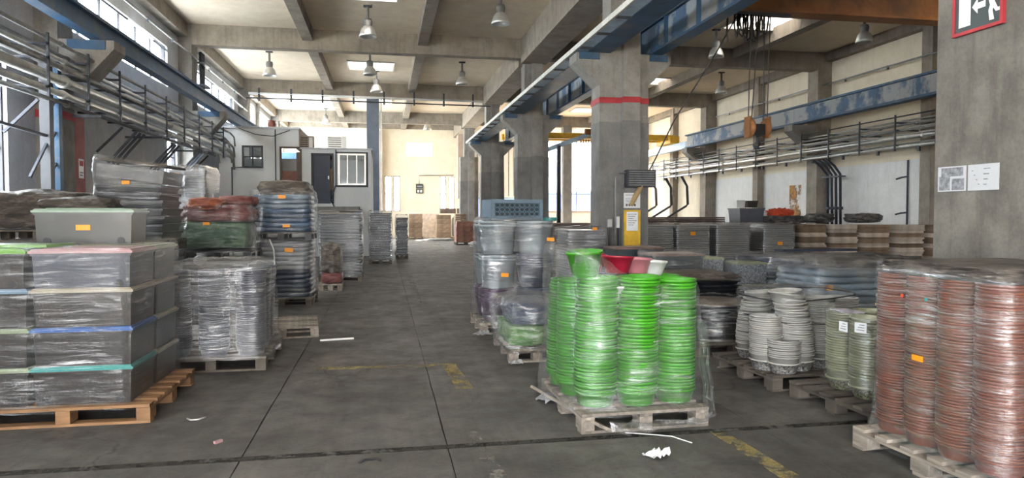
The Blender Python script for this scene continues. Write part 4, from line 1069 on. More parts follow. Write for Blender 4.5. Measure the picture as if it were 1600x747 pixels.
# ================================================================ L7: blue stack
pallet(-1.75, 13.1, 1.0, 1.15, 'pallet under the dark navy lower load', 'wood_dark')
z = tiers('folded_goods', 'goods', {'navy_tray':'navy blue layer low in the tall blue stack','white_tray':'white layer midway in the tall blue stack'}, {'navy_tray':'navy layers of the blue stack','white_tray':'white layers of the blue stack'}, -1.75, 13.1, PZ, .95, 1.1, [('navy_tray',.08,6),('white_tray',.08,6)], 'sack')
pallet(-1.75, 13.1, 1.0, 1.15, 'black pallet halfway up the tall blue stack', 'black', 0, 1.14)
z = tiers('folded_goods', 'goods', {'blue_tray':'blue wrapped layer on the upper pallet of the blue stack','sky_tray':'pale blue wrapped layer on the upper pallet'}, {'blue_tray':'blue layers of the blue stack','sky_tray':'pale blue layers of the blue stack'}, -1.75, 13.1, 1.29, .96, 1.1, [('blue_tray',.08,5),('sky_tray',.08,3)], 'sack')
mound('cover_sheet', 'dusty brown cover sheet bulging over the tall blue stack', 'cover', -1.73, 13.1, 1.84, .49, .56, .18, 'cocoa_sack', amp=.07, seed=33, box_=.45)
film('stretch_film', 'shiny film round the upper half of the tall blue stack', rrect(-2.25,-1.25,12.52,13.7,.08), 1.24, 1.98, 'film_thin', amp=.03, ripple=.012, rows=26, top=.15, seed=35, tags=((-1.78,-1.66,1.86,.06,12.5),(-1.72,-1.6,1.36,.05,12.5)))
film('stretch_film', 'shiny film round the lower navy half of the blue stack', rrect(-2.25,-1.25,12.52,13.7,.08), .12, 1.14, 'film_thin', amp=.02, ripple=.01, rows=30, top=.1, seed=36, tags=((-1.72,-1.58,.88,.07,12.5),))
tag(MB().tube([(-1.93,12.49,1.16),(-1.86,12.47,.98),(-1.85,12.47,.75),(-1.87,12.48,.3)], .012, 6).build('white_strap', M['white'], None), 'white strap hanging down the lower blue stack', 'strap')
ep = pallet(-1.35, 9.75, .9, 1.0, 'pale empty wooden pallet lying behind the grey tubs', 'wood_old', .12)
# L8
pallet(-1.1, 15.2, .48, .8, 'small pallet under the tall tan bag', 'wood_old')
mound('tall_bag', 'crumpled tan bag with red contents standing behind the blue stack', 'bag', -1.1, 15.2, PZ+.18, .23, .36, .34, 'cocoa_sack', amp=.1, seed=41, box_=.6)
mound('red_bundle', 'red bundle showing at the foot of the tan bag', 'bundle', -1.08, 15.2, PZ, .23, .35, .12, 'red_sack', amp=.05, seed=42, box_=.8)

# L9..L11: grey tray stacks down the aisle
for n_, (x, y, w, d, z1, mt, ly, lab) in enumerate(((-1.02,17.4,1.0,1.1,1.66,'grey_tray',.07,'stack behind the tan bag'),(-.12,23.0,.72,1.05,1.68,'blue_grey_bin',.055,'stack along the middle of the aisle'),(.62,25.4,.42,1.1,1.55,'blue_grey_bin',.055,'last grey stack down the aisle'))):
    pallet(x, y, w, d, 'pallet under the grey %s' % lab, 'wood_dark')
    nn = int((z1-.3)/ly)
    tiers('storage_tray', 'tray', 'grey tray in the %s' % lab, 'trays, ' + lab, x, y, PZ, w*.96, d*.96, [(mt,ly,nn),('dark_grey_tray',ly,2)], jit=.02)
    film('stretch_film', 'silvery film round the grey %s' % lab, rrect(x-w/2,x+w/2,y-d/2,y+d/2,.05), .1, z1-.03, 'film', amp=.03, ripple=.012, rows=30, top=.1, seed=50+n_*3)
tb = thing('wood_tray', 'broken tan crate lid lying on the grey trays behind the tan bag', 'crate', (-1.1,17.2,1.6)); 
for k in range(5): box('slat', M['wood'], tb, -.4, .35, -.3+k*.13, -.2+k*.13, 0, .03)

# ---- far stacks of brown cartons
def cartons(nm, x, y, w, d, n, h, mat, lab, cols=1, z0=PZ, cat='carton', jit=.015):
    me = MB().frustum(w/cols*.985, d, w/cols*.985, d, 0, h*.96)
    me = me.build(nm, M[mat], None); dd = me.data; bpy.data.objects.remove(me)
    for k in range(n):
        for c in range(cols):
            o = link(nm, dd, None, (x-w/2+w*(c+.5)/cols+random.uniform(-jit,jit), y+random.uniform(-jit,jit), z0+k*h), random.uniform(-jit,jit)); tag(o, lab + ', ' + nth(k, n) + ('' if cols == 1 else (', near the aisle', ', mid block', ', far from the aisle')[c]), cat, 'cartons, '+lab[:40])
pallet(1.95, 44.6, .95, 1.0, 'pallet under the brown cartons left of the far notice', 'wood'); cartons('carton', 1.95, 44.6, .85, .9, 5, .29, 'card', 'brown carton of the far aisle stack')
cp = box('loose_paper', M['paper'], None, 1.5,2.3,44.2,44.9,1.6,1.63); tag(cp, 'white sheet lying on the far brown carton stack', 'sheet')
pallet(3.75, 43.6, 1.05, 1.0, 'pallet under the brown cartons with white drape', 'wood'); cartons('carton', 3.65, 43.6, .9, .9, 5, .28, 'card', 'brown carton in the draped stack at the far end')
mound('white_drape', 'white plastic drape hanging beside the far brown cartons', 'plastic', 4.35, 43.6, .1, .16, .4, .68, 'white_plastic', amp=.1, seed=61)
cartons('panel_stack', 2.9, 46.3, 1.3, .5, 1, 1.65, 'card_pale', 'tall tan board leaning at the far cream wall', z0=.02, cat='board')
for x, lab in ((3.9,'dark brown flat box on the far cartons by the wall'),(5.0,'dark brown flat box nearest the far column')):
    o = box('flat_box', M['card_dark'], None, -.48,.48,-.4,.4,0,.32); o.location = (x+.1,44.6,1.62); tag(o, lab, 'box')
cartons('carton', 4.9, 44.6, .9, .8, 4, .36, 'card_pale', 'pale carton in the last stack beside the far column')
pallet(4.15, 35.9, 1.1, 1.0, 'pallet under the red brown cartons beside the aisle end', 'wood_dark'); cartons('carton', 4.15, 35.9, 1.05, .95, 4, .27, 'red_brown', 'red brown carton of the low block', cols=3)
o = thing('small_crate', 'small open wooden crate on the red brown cartons', 'crate', (3.9,35.8,1.24))
for k in range(3): box('slat', M['wood'], o, -.3,.2,-.3,-.27,.02+k*.11,.1+k*.11); box('slat', M['wood'], o, -.3,.2,.27,.3,.02+k*.11,.1+k*.11)
box('end_panel', M['wood'], o, -.32,-.3,-.3,.3,0,.33); box('end_panel', M['wood'], o, .2,.22,-.3,.3,0,.33); box('top_board', M['card_pale'], o, -.36,.26,-.33,.33,.33,.36)
mound('rubbish_heap', 'pale heap of torn plastic on the floor beside the red cartons', 'rubbish', 4.7, 33.6, 0, .6, .8, .12, 'pale_sack', amp=.35, seed=71, fr=4)
mound('rubbish_heap', 'white torn wrapping on the floor before the far cartons', 'rubbish', 3.4, 42.2, 0, .7, .5, .06, 'white_plastic', amp=.4, seed=73, fr=4)

# ================================================================ C1: three tiers of round tubs with the crate on top
big = {m_: tub_mesh('round_tub', m_, .2, .245, .3, .03, 20) for m_ in ('navy_tub','purple_tub','blue_tub')}
big['clear_tub'] = tub_mesh('round_tub', 'clear_tub', .215, .245, .40, .035, 24)
pallet(1.77, 9.65, 1.05, 1.1, 'pallet under the three tiers of round tubs', 'wood_old')
tier_mats = ((('purple_tub','blue_tub'),'bottom'),(('clear_tub','navy_tub'),'middle'),(('clear_tub','clear_tub'),'top'))
wn = {'purple_tub':'dark purple','blue_tub':'blue','clear_tub':'milky clear','navy_tub':'navy blue','white_plastic':'white'}
for k, (ms, wh) in enumerate(tier_mats):
    for c in range(2):
        for r in range(2):
            if c == 0 and r == 1 and k < 2: pass
            sd = ('aisle side' if c == 0 else 'pillar side') + (' front' if r == 0 else ' rear')
            nest('round_tub', big[ms[c]], 'tub', '%s round tub of the %s tier, %s' % (wn[ms[c]], wh, sd), '%s tubs, %s tier %s' % (wn[ms[c]], wh, sd), 1.52+c*.51, 9.37+r*.52, PZ+k*.455, 6 if ms[c] != 'clear_tub' else 2, .03 if ms[c] != 'clear_tub' else .045, jit=.005)
sq = sum([circ(x, y, .27) for x, y in ((1.52,9.37),(2.03,9.37),(1.52,9.9),(2.03,9.9))], [])
film('stretch_film', 'hazy film with folds round the three tiers of round tubs', hull2(sq), .1, 1.5, 'film', amp=.03, ripple=.008, rows=46, top=.15, seed=81, waist=.0, tags=((2.10,2.2,1.3,.05,9.1),(1.48,1.58,.84,.05,9.1)))
cr = thing('plastic_crate', 'blue-grey plastic crate with ring lattice side on the round tubs', 'crate', (1.76, 9.6, 1.515), .12)
for a in ((-.37,.37,-.25,-.22,0,.05),(-.37,.37,-.25,-.22,.23,.28),(-.37,-.32,-.25,-.22,.05,.23),(.32,.37,-.25,-.22,.05,.23)): box('front_frame', M['crate_blue'], cr, *a)
lat = MB()
for i in range(9):
    for j in range(3):
        cx_, cz_ = -.283+i*.0707, .08+j*.06
        ring = [(cx_+.035*cos(2*pi*k/8), -.235, cz_+.03*sin(2*pi*k/8)) for k in range(9)]
        lat.tube(ring, .008, 4, caps=False)
lat.build('lattice', M['crate_blue'], cr)
box('end_panel', M['crate_blue'], cr, -.37,-.34,-.22,.25,0,.28); box('end_panel', M['crate_blue'], cr, .34,.37,-.22,.25,0,.28); box('back_panel', M['crate_blue'], cr, -.34,.34,.22,.25,0,.28); box('shade_backing', M['dark_bin'], cr, -.33,.33,-.2,-.19,.03,.26); box('bottom', M['crate_blue'], cr, -.34,.34,-.22,.22,0,.02)  # dark sheet behind the lattice stands in for the crate's shaded interior
o = tag(MB().lathe([(0,0),(.1,0),(.11,.05),(.115,.05),(.1,.0)], 14).build('small_dish', M['teal_lid'], None, True, (2.27, 9.5, 1.5)), 'small teal lid tucked beside the plastic crate', 'lid')

# ================================================================ C2: crumpled bag
pallet(1.62, 7.85, .62, 1.1, 'pallet under the crumpled hazy bag with green goods', 'wood_old')
mound('goods_bundle', 'green glittering goods at the bottom of the hazy bag', 'goods', 1.62, 7.85, PZ, .32, .5, .12, 'green_sparkle', amp=.06, seed=91, box_=.8)
mound('goods_bundle', 'blue-grey soft goods filling the upper hazy bag', 'goods', 1.63, 7.85, .36, .30, .48, .14, 'blue_grey_sack', amp=.08, seed=92, box_=.6)
film('stretch_film', 'loose crumpled hazy film bag over the low green load', rrect(1.26,1.96,7.3,8.4,.2), .1, .6, 'film_mid', amp=.06, ripple=.01, rows=26, seed=93, cap=.1)

# ================================================================ C3: green tubs
gr = tub_mesh('green_tub', 'green_plastic', .132, .158, .115, .018)
gp = pallet(1.88, 5.42, 1.0, 1.15, 'weathered pallet under the bright green tubs', 'wood_old', .03)
box('broken_board', M['wood_old'], None, -.05,.05,-.62,.62,0,.022)
o = bpy.data.objects['broken_board']; o.location = (1.42, 5.35, .055); o.rotation_euler = (0,.45,.20); tag(o, 'broken pallet board leaning at the corner of the green tub pallet', 'board')
stk = ((1.58,5.09,35,(-.0,.02),'front corner by the aisle'),(1.90,5.07,35,(.02,.0),'middle of the front row'),(2.22,5.10,34,(-.0,.0),'front corner by the white pots'),(1.53,5.44,33,(-.02,0),'second row on the aisle side'),(1.87,5.40,33,(.02,0),'middle of the second row'),(2.24,5.46,34,(0,0),'second row facing the white pots'),(1.53,5.78,32,(0,0),'rear row on the aisle side'),(2.22,5.8,32,(0,0),'rear row facing the white pots'))
for x, y, n_, ln, lab in stk:
    nest('green_tub', gr, 'tub', 'bright green tub, %s' % lab, 'green tubs, ' + lab, x, y, PZ, n_, .0254, (ln[0]+.03*(x < 1.7), ln[1]))
def lone(nm, mat, x, y, z, r, h, rot, lab):
    d = tub_mesh(nm, mat, r*.72, r, h, .018, 22); o = link(nm, d, None, (x, y, z)); o.rotation_euler = rot; tag(o, lab, 'tub'); return o
lone('green_tub', 'green_plastic', 1.50, 5.10, 1.12, .135, .2, (.06,-.06,0), 'single bright green tub standing upright on the wrapped green columns')
lone('crimson_tub', 'crimson', 1.66, 5.5, 1.13, .12, .15, (.05,.1,0), 'small crimson tub half hidden behind the upright green tub')
lone('crimson_tub', 'crimson', 1.84, 5.36, 1.12, .13, .14, (-.06,.05,0), 'larger crimson tub in the middle on the green columns')
lone('pink_tub', 'pink', 2.02, 5.4, 1.11, .115, .135, (0,.06,0), 'pink tub on the green columns beside the crimson one')
lone('white_tub', 'white_plastic', 2.17, 5.42, 1.10, .105, .12, (0,.08,0), 'white tub at the end of the row on the green columns')
lone('green_lid_tub', 'green_plastic', 2.07, 5.14, 1.0, .13, .06, (0,.04,0), 'shallow bright green dish lying before the white tub')
lone('white_tub', 'white_plastic', 1.73, 5.1, .995, .11, .06, (0,.04,0), 'shallow white dish before the crimson tubs')
def slope(x, y):
    return 1.31-.30*min(1,max(0,(x-1.42)/.5))
film('stretch_film', 'clear film with white streaks stretched round the bright green tubs', hull2(sum([circ(x, y, .18) for x, y in ((1.57,5.08),(2.23,5.11),(1.52,5.82),(2.24,5.84))], [])), .1, 1.2, 'film', amp=.018, ripple=.007, rows=52, cols=120, top=.07, seed=101, topz=slope, flare=.03)
# loose tail of film gathered at the corner and on the floor
b = MB(); b.uv = []
pts = [(2.34,4.92,.80),(2.37,4.90,.62),(2.36,4.89,.46),(2.39,4.88,.32),(2.38,4.86,.2),(2.40,4.85,.1),(2.36,4.83,.03),(2.26,4.80,.02),(2.12,4.79,.02),(1.98,4.80,.02),(1.88,4.77,.03),(1.78,4.80,.05),(1.70,4.79,.05),(1.62,4.82,.02)]
n = 11
for k, p in enumerate(pts):
    wd = .055+.06*abs(nz(k*1.3, 7)) + (.05 if k > 8 else 0)
    for q in range(n):
        u = (q/(n-1)-.5)*2; fold = .035*(1 if q % 2 else -1)*(.5+nz(k*.9, q*2.1))
        if k < 6: v = (p[0]+u*wd*.6+.02*nz(k*2.1, q), p[1]+fold-.02, p[2]+.03*nz(k*1.7, q*1.3))
        else: v = (p[0]+.04*nz(k*2.2, q*1.7), p[1]+u*wd, max(.005, .03+abs(fold)*1.3+.05*nz(k*1.1, q*.7)))
        b.v.append(v); b.uv.append((q*.03, k*.12))
for k in range(len(pts)-1):
    for q in range(n-1): b.f.append((k*n+q, k*n+q+1, (k+1)*n+q+1, (k+1)*n+q))
tag(b.build('film_tail', M['film_mid'], None, False, fix=False), 'torn tail of film trailing from the green tub pallet onto the floor', 'film wrap')

# ================================================================ right: white pots
wp = tub_mesh('white_pot', 'white_pot', .125, .142, .10, .013); fp = tub_mesh('white_pot', 'floral_pot', .112, .142, .10, .013)
pallet(3.93, 6.25, 1.05, 1.1, 'dark pallet under the columns of white pots', 'wood_dark', .03)
for x, y, n_, ln, r_, lab in ((3.52,5.98,20,(0,0),1,'short column behind the smallest one'),(3.60,5.81,9,(0,0),.88,'smallest column at the pallet corner'),(3.80,5.90,33,(-.11,.03),1.08,'tall leaning column'),(4.08,5.98,29,(-.03,0),1,'straight column behind the cream pots'),(4.36,6.05,28,(0,0),1.05,'last column half behind the cream pots'),(3.66,6.50,29,(.10,0),1,'rear tilted column wrapped in film')):
    for_ = 'white pots, ' + lab
    nest('white_pot', wp, 'pot', 'white pot, %s' % lab, for_, x, y, PZ, n_, .0183, ln, first=None)
    o = link('patterned_pot', fp, None, (x, y, PZ-.002)); o.location.z = PZ; tag(o, 'floral foot pot of the %s' % lab, 'pot')
    # the foot pot shows its patterned body: lift the nested column off it
    for q in [c for c in COL.objects if c.get('group') == for_]: q.location.z += .058
film('stretch_film', 'dusty film over the tall white pot columns', hull2(sum([circ(x, y, .16) for x, y in ((3.74,5.97),(4.06,6.02),(4.33,6.1),(3.72,6.55),(4.33,6.5))], [])), .40, .845, 'film_thin', amp=.02, ripple=.004, rows=20, seed=111, cap=.03)
for z_, lab in ((.58,'lower dark cord tied round the white pots'),(.80,'upper dark cord tied round the white pots')):
    R, _ = resample(hull2(sum([circ(x, y, .168) for x, y in ((3.74,5.96),(4.06,6.0),(4.33,6.08),(3.72,6.55),(4.33,6.5))], [])), 40)
    tag(MB().tube([(x, y, z_+.05*(x-3.9)*(-1 if z_ < .7 else 1)) for x, y in R+R[:1]], .006, 5, False).build('cord', M['black']), lab, 'cord')

# ---- cream pots
cp_ = tub_mesh('cream_pot', 'cream_pot', .128, .138, .10, .014); fc_ = tub_mesh('cream_pot', 'floral_cream', .105, .138, .10, .016)
pallet(4.0, 4.98, 1.0, 1.12, 'dark pallet under the cream pots beside the terracotta load', 'wood_dark', .02)
for x, y, lab in ((3.78,5.2,'column nearest the white pots'),(3.77,4.89,'column nearest the terracotta pots'),(4.07,5.25,'rear column by the pillar')):
    nest('cream_pot', cp_, 'pot', 'pale cream pot in the %s' % lab, 'cream pots, ' + lab, x, y, PZ+.072, 23, .0212)
    tag(link('patterned_pot', fc_, None, (x, y, PZ)), 'olive floral cream pot at the foot of the %s' % lab, 'pot')
fo = film('stretch_film', 'clear film round the columns of pale cream pots', hull2(sum([circ(x, y, .152) for x, y in ((3.78,5.2),(3.77,4.89),(4.07,5.25),(4.07,4.95))], [])), .2, .8, 'film', amp=.008, ripple=.005, rows=30, seed=121, top=.1)
for y, z in ((4.97,.66),(4.78,.68)):
    o = box('paper_label', M['paper'], fo, -.002, .002, -.045, .045, 0, .08); o.location = (3.60 if y > 4.9 else 3.61, y, z); o.rotation_euler = (0,.0,.12 if y > 4.9 else .5)
    for k in range(3): box('text_line', M['print'], o, -.003, -.002, -.03, .03-.01*k, .02+k*.02, .025+k*.02)
d = tub_mesh('ornate_pot', 'ornate_pot', .05, .085, .13, .02, 20); o = link('ornate_pot', d, None, (3.83, 4.76, .775)); tag(o, 'small brown ornate pot standing on the cream pots', 'pot')
o = tag(box('lilac_sheet', pm('lilac_sheet', (.42,.38,.50), .6), None, 3.72, 3.86, 5.05, 5.3, .79, .795), 'lilac sheet of paper under the film on the cream pots', 'sheet')

# ---- terracotta pots, near right
tc = tub_mesh('terracotta_pot', 'terracotta', .115, .13, .085, .011, 16)
pallet(3.74, 3.70, 1.1, 1.15, 'broken old pallet under the terracotta pots', 'wood_old', .05)
nb = 56
for x, y, lab in ((3.39,4.10,'far corner column on the aisle side'),(3.39,3.84,'second column on the aisle side'),(3.39,3.58,'third column on the aisle side'),(3.40,3.32,'near corner column'),(3.67,3.33,'near side column')):
    nest('terracotta_pot', tc, 'pot', 'terracotta pot in the %s' % lab, 'terracotta pots, ' + lab, x, y, PZ, nb, .0178, jit=.0015)
b = MB()
for x, y in ((3.94,3.33),(4.17,3.35),(4.17,3.62),(4.17,3.9),(3.92,4.1)):
    b.lathe([(0,0),(.112,0)] + [(r, k*.0178+.07+dz) for k in range(nb) for r, dz in ((.118,0),(.131,.002),(.131,.011),(.118,.013))] + [(0, nb*.0178+.05)], 14, (x, y, PZ))
o = b.build('terracotta_pots', M['terracotta'], None, True); tag(o, 'remaining terracotta pot columns at the back of the near wrapped load', 'pots'); o['kind'] = 'stuff'
film('stretch_film', 'wrinkled film with dusty gathered top round the terracotta pots', hull2(sum([circ(x, y, .142) for x, y in ((3.39,4.10),(3.40,3.32),(4.16,4.06),(4.16,3.32))], [])), .06, 1.225, 'film_mid', amp=.010, ripple=.005, rows=70, cols=130, seed=131, top=.02, flare=.03)
mound('gathered_film', 'crumpled brown film gathered over the terracotta pots', 'film wrap', 3.78, 3.72, 1.20, .53, .53, .05, 'dusty_sack', amp=.1, seed=133, box_=.8, fr=5)
f_ = [o for o in COL.objects if o.name.startswith('stretch_film')][-1]
o = box('price_tag', M['orange_tag'], f_, -.004, 0, -.045, .045, 0, .035); o.location = (3.238, 3.76, .69)
for y, mt in ((3.9,'red_orange'),(3.70,'teal_lid')):
    o = MB().tube([(-.004,0,0),(.0,0,0)], .012, 10).build('round_sticker', M[mt], f_); o.location = (3.238, y, 1.08)
pallet(4.62, 2.62, .8, 1.0, 'pallet edge at the right border behind the terracotta load', 'wood_dark')
tiers('storage_tray', 'tray', 'dark red tray in the stack at the right border', 'dark red trays at the right border', 4.62, 2.62, PZ, .76, .96, [('wine_tray',.06,18)])

# ---- black basins
pallet(3.9, 7.75, 1.05, 1.05, 'dark pallet under the round black basins', 'wood_dark')
bb = tub_mesh('black_basin', 'black_basin', .38, .45, .10, .02, 32)
nest('black_basin', bb, 'basin', 'wide round black basin in the shiny low pile', 'black basins in the low pile', 3.88, 7.72, PZ, 6, .062)
o = tag(MB().lathe([(0,.02),(.2,.024),(.4,.012),(.445,0),(.44,-.01),(0,0)], 32).build('round_cover', M['cocoa_sack'], None, True, (3.88,7.72,PZ+.415)), 'dusty brown round cover on the black basins', 'cover')
film('stretch_film', 'glossy film band round the black basins', circ(3.88,7.72,.475,30), .16, .56, 'film', amp=.01, ripple=.01, rows=18, seed=141, top=.12)
pallet(4.2, 9.2, 1.2, 1.0, 'dark pallet under the flat black lids', 'wood_dark')
tiers('flat_pan', 'lid', 'flat black lid in the pile behind the round black basins', 'flat black lids', 4.2, 9.2, PZ, 1.15, .95, [('black_basin',.055,10)], jit=.02)
mound('cover_sheet', 'torn dusty cover sheet over the flat black lids', 'cover', 4.2, 9.2, .69, .6, .5, .05, 'cocoa_sack', amp=.2, seed=143, box_=.7, fr=4)

# ---- mauve lid bins and lace pattern boxes
pallet(4.1, 11.2, .95, .7, 'dark pallet under the rear mauve lidded bin', 'wood_dark'); pallet(4.35, 10.32, .95, .7, 'dark pallet under the front mauve lidded bin', 'wood_dark')
for (x, y, zt, lab) in ((4.14,11.2,1.05,'rear column by the striped column'),(4.42,10.3,.99,'front column behind the green tubs')):
    for k in range(3):
        storage_box(x, y, PZ+k*(zt-PZ)/3, .84, .6, (zt-PZ)/3-.036, 'dark_bin', 'mauve_lid', 'dark bin with mauve lid, %s of the %s' % (('lowest','middle','topmost')[k], lab), wheels=False)
film('stretch_film', 'thin film with torn edge over the front mauve lidded bins', rrect(3.98,4.86,9.98,10.62,.04), .3, 1.0, 'film', amp=.015, rows=16, seed=151, top=.1, cols=60)
pallet(5.45, 10.55, 1.2, .9, 'dark pallet under the grey lace patterned boxes', 'wood_dark')
for x, y, zt, ld, lab in ((5.15,10.7,.90,'olive_lid','behind the flat black lids'),(5.68,10.3,.84,'olive_lid','beside the navy bundle')):
    for k in range(2):
        h = (zt-PZ)/2
        storage_box(x, y, PZ+k*h, .50, .5, h-.036, 'floral_box', ld, 'grey lace patterned box with olive lid %s, %s' % (lab, ('lower','upper')[k]), wheels=False)
# ---- navy and light blue loads
pallet(6.5, 10.6, 1.2, 1.1, 'dark pallet under the navy wrapped load', 'wood_dark')
tiers('folded_goods', 'goods', 'navy wrapped layer in the load behind the white pots', 'navy layers behind the white pots', 6.5, 10.6, PZ, 1.12, 1.05, [('navy_tray',.083,9)], 'sack', jit=.02)
film('stretch_film', 'shiny crumpled film round the navy load', rrect(5.9,7.1,10.02,11.18,.1), .1, .93, 'film_thin', amp=.05, ripple=.012, rows=26, seed=161, cap=.03, tags=((6.12,6.22,.62,.07,10.0),))
o = tag(box('navy_board', M['door_blue'], None, 6.35, 7.7, 10.3, 10.55, .985, 1.02), 'long dark blue board lying on the navy load', 'board')
pallet(5.80, 8.3, 1.1, 1.0, 'dark pallet under the light blue wrapped load', 'wood_dark')
tiers('folded_goods', 'goods', 'light blue wrapped layer in the load between navy load and pillar', 'light blue layers before the pillar', 5.80, 8.3, PZ, 1.05, .98, [('sky_tray',.083,9)], 'sack', jit=.02)
film('stretch_film', 'milky film sloping over the light blue load', rrect(5.23,6.38,7.78,8.85,.1), .1, 1.0, 'film', amp=.05, ripple=.01, rows=26, seed=165, cap=.05, tags=((5.36,5.45,.76,.06,7.76),))
pallet(6.6, 7.9, 1.1, 1.0, 'dark pallet under the dusty grey bundle by the pillar', 'wood_dark')
mound('wrapped_bundle', 'long dusty grey wrapped bundle reaching towards the pillar', 'bundle', 6.5, 8.6, PZ, .75, .5, .47, 'grey_tarp', amp=.08, seed=167, box_=.7)
# ---- rear row: grey wrapped boxes and flattened cardboard
gx = (7.25, 8.32, 9.5, 10.9)
for n_, x in enumerate(gx):
    lab = ('first grey block next to the striped column','second grey block with orange tag','third grey block with pale ridges','fourth grey block next to the cardboard')[n_]
    pallet(x, 18.4, 1.0, 1.1, 'dark pallet under the %s' % lab, 'wood_dark')
    tiers('storage_tray', 'tray', 'grey flat tray in the %s' % lab, 'trays, ' + lab, x, 18.4, PZ, .96 if n_ != 2 else 1.04, 1.05, [('silver_tray' if n_ == 2 else 'grey_tray',.06,19)], jit=.012)
    film('stretch_film', 'dull film round the %s' % lab, rrect(x-.5,x+.5,17.86,18.94,.03), .1, 1.3, 'film_heavy', amp=.012, ripple=.006, rows=20, cols=60, seed=170+n_, top=.2, tags=((x-.1,x+.05,1.02,.1,17.85),) if n_ in (1,3) else ())
for n_, x in enumerate((11.95, 12.72, 13.5, 14.35, 15.15)):
    lab = ('first cardboard stack beside the grey blocks','second cardboard stack','third cardboard stack by the drop pipes','fourth cardboard stack','fifth cardboard stack nearest the pillar')[n_]
    y = 18.3-.28*n_
    pallet(x, y, .74, 1.1, 'dark pallet under the %s' % lab, 'wood_dark')
    tiers('card_bundle', 'cardboard', 'cardboard bundle of the %s' % lab, 'cardboard, ' + lab, x, y, PZ, .72, 1.05, [(('card','card_pale')[(k_+n_) % 2],.0575,(3,2,4,2,3,2,4)[k_]) for k_ in range(7)], 'sheets', jit=.028)
for x, w, lab in ((8.2,1.7,'dark brown boards behind the first grey block'),(10.0,1.6,'dark brown boards behind the second grey block')):
    pallet(x, 21.3, w, 1.0, 'dark pallet under the %s' % lab, 'wood_dark')
    tiers('board_bundle', 'boards', lab, lab, x, 21.3, PZ, w, 1.0, [('card_dark',.17,8)], 'sheets')
for k, (x, z, w, h, mt, lab) in enumerate(((11.6,1.28,.85,.5,'grey_tub','grey bin stack piece behind the grey blocks'),(11.35,1.80,.3,.24,'white','white bucket on the grey bin'),(11.75,1.80,.35,.22,'grey_bin','small grey bucket on the grey bin'))):
    o = MB().frustum(w*.92,w*.8,w,w*.9,0,h-.04).frustum(w*1.05,w*.95,w*1.05,w*.95,h-.04,h).build('grey_bin' if k == 0 else 'bucket', M[mt], None, False, (x, 21.0, z)); tag(o, lab, 'bin' if k == 0 else 'bucket')
pallet(11.6, 21.0, 1.0, 1.0, 'dark pallet under the grey bin', 'wood_dark'); tiers('storage_tray', 'tray', 'dark tray under the grey bin with white bucket', 'dark trays under the grey bin', 11.6, 21.0, PZ, .95, .95, [('dark_grey_tray',.095,12)])
pallet(12.9, 21.0, 1.1, 1.0, 'dark pallet under the red toys', 'wood_dark'); tiers('storage_tray', 'tray', 'dark tray under the red orange heap', 'dark trays under the red heap', 12.9, 21.0, PZ, 1.1, .95, [('dark_grey_tray',.095,12)])
mound('red_heap', 'spiky red orange plastic heap on the rear load', 'heap', 12.75, 20.9, 1.5, .36, .3, .13, 'red_orange', amp=.5, seed=181, box_=.2, fr=6)
mound('grey_heap', 'crumpled grey bag heap beneath the red orange plastic', 'heap', 12.8, 20.8, 1.28, .72, .4, .13, 'grey_tarp', amp=.25, seed=183, fr=4)
for x, sx, rz, lab in ((13.3,.45,-.1,'dark grey rolled bag beside the red heap'),(14.3,.62,.1,'long grey rolled tarpaulin lying on the cardboard stacks')):
    mound('tarp_roll', lab, 'tarpaulin', x, 19.6 if x < 14 else 18.9, 1.32, sx, .3, .15, 'grey_tarp', rz, .16, x, .4)
# grey stack seen between the striped column and the round tubs
pallet(3.9, 13.2, .95, 1.0, 'dark pallet under the ridged grey stack beside the striped column', 'wood_dark')
tiers('storage_tray', 'tray', 'ridged grey tray in the stack beside the striped column', 'ridged grey trays beside the striped column', 3.72, 13.0, PZ, .74, .9, [('silver_tray',.05,23)], jit=.01)
film('stretch_film', 'film round the ridged grey stack beside the striped column', rrect(3.34,4.1,12.5,13.5,.05), .1, 1.31, 'film_mid', amp=.01, rows=20, cols=60, seed=190, top=.15, tags=((3.85,3.94,1.16,.05,12.48),))
for x, y, lab in ((4.0,16.3,'dark brown flat boards behind the ridged grey stack'),):
    pallet(x+.2, y, 1.6, 1.0, 'dark pallet under the dark boards behind the ridged stack', 'wood_dark'); tiers('board_bundle', 'boards', lab, lab, x+.2, y, PZ, 1.6, 1.0, [('card_dark',.155,8)], 'sheets', jit=.03)

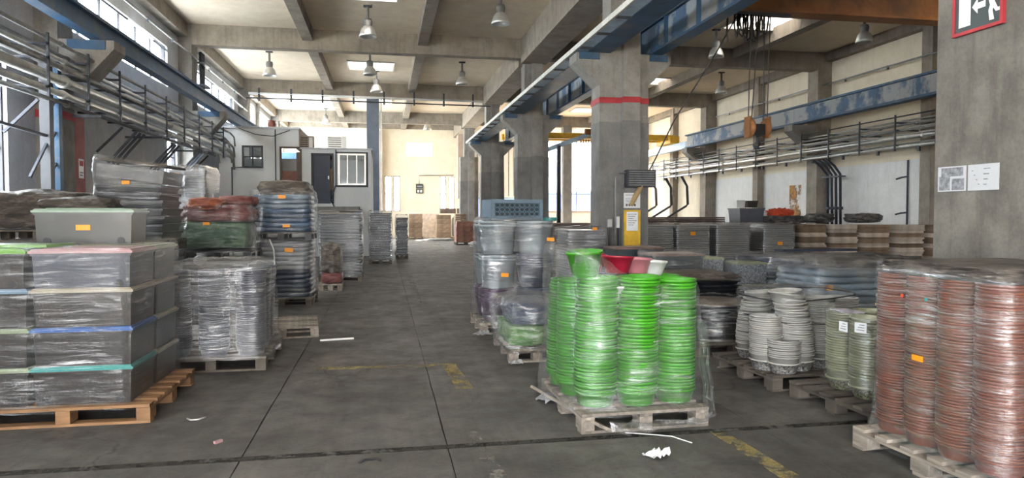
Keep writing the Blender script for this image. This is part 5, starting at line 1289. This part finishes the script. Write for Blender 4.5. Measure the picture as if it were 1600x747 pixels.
# ================================================================ scraps on the floor
tag(MB().bar((-.80,9.0,.012),(-.39,9.07,.012),.025,.02).build('white_stick', M['white']), 'thin white stick lying on the aisle floor', 'stick')
tag(MB().box(-.03,.03,-.012,.012,0,.02).build('wood_chip', M['pink_lid'], None, False, (-1.15,5.11,0), .9), 'small pinkish wood chip on the near floor', 'scrap')
tag(MB().tube([(-1.52,5.75,.006),(-1.48,5.70,.006),(-1.43,5.70,.006),(-1.38,5.74,.012)], .006, 6).build('wire_scrap', M['alu'], None, True), 'bent silver wire beside the orange pallet', 'wire')
tag(MB().tube([(-.17,4.52,.006),(-.13,4.56,.01),(-.06,4.57,.008),(-.03,4.54,.006)], .008, 6).build('rubber_strip', M['black'], None, True), 'curled black rubber strip near the floor joint', 'scrap')
def crumple(nm, lab, x, y, s, mat, seed, rz=0.):
    b = MB(); n = 7
    for i in range(n):
        for j in range(n): b.v.append(((i/(n-1)-.5)*s*(1+.4*nz(j*.7,seed)), (j/(n-1)-.5)*s*.6*(1+.6*nz(i*.8,seed+4)), .012+.5*s*abs(nz(i*.55+seed, j*.55))))
    for i in range(n-1):
        for j in range(n-1): b.f.append((i*n+j,(i+1)*n+j,(i+1)*n+j+1,i*n+j+1))
    return tag(b.build(nm, M[mat], None, False, (x,y,0), rz, fix=False), lab, 'scrap')
crumple('paper_scrap', 'torn crumpled white paper on the floor before the green tubs', 1.75, 4.28, .17, 'paper', 3.3, .6)
crumple('film_scrap', 'torn grey film scrap by the corner of the green tub pallet', 1.42, 5.75, .3, 'pale_sack', 6.1, .3)
crumple('film_scrap', 'torn film hanging at the foot of the round tub pallet', 1.25, 9.05, .22, 'pale_sack', 8.2, .9)
crumple('film_scrap', 'crumpled film lump hanging on the hazy bag pallet corner', 1.36, 7.2, .15, 'pale_sack', 9.7, .2)
tag(MB().tube([(1.72,4.8,.005),(1.9,4.72,.005),(2.02,4.66,.005),(2.1,4.5,.005)], .004, 5).build('string', M['white'], None), 'thin white string trailing on the floor from the film tail', 'string')
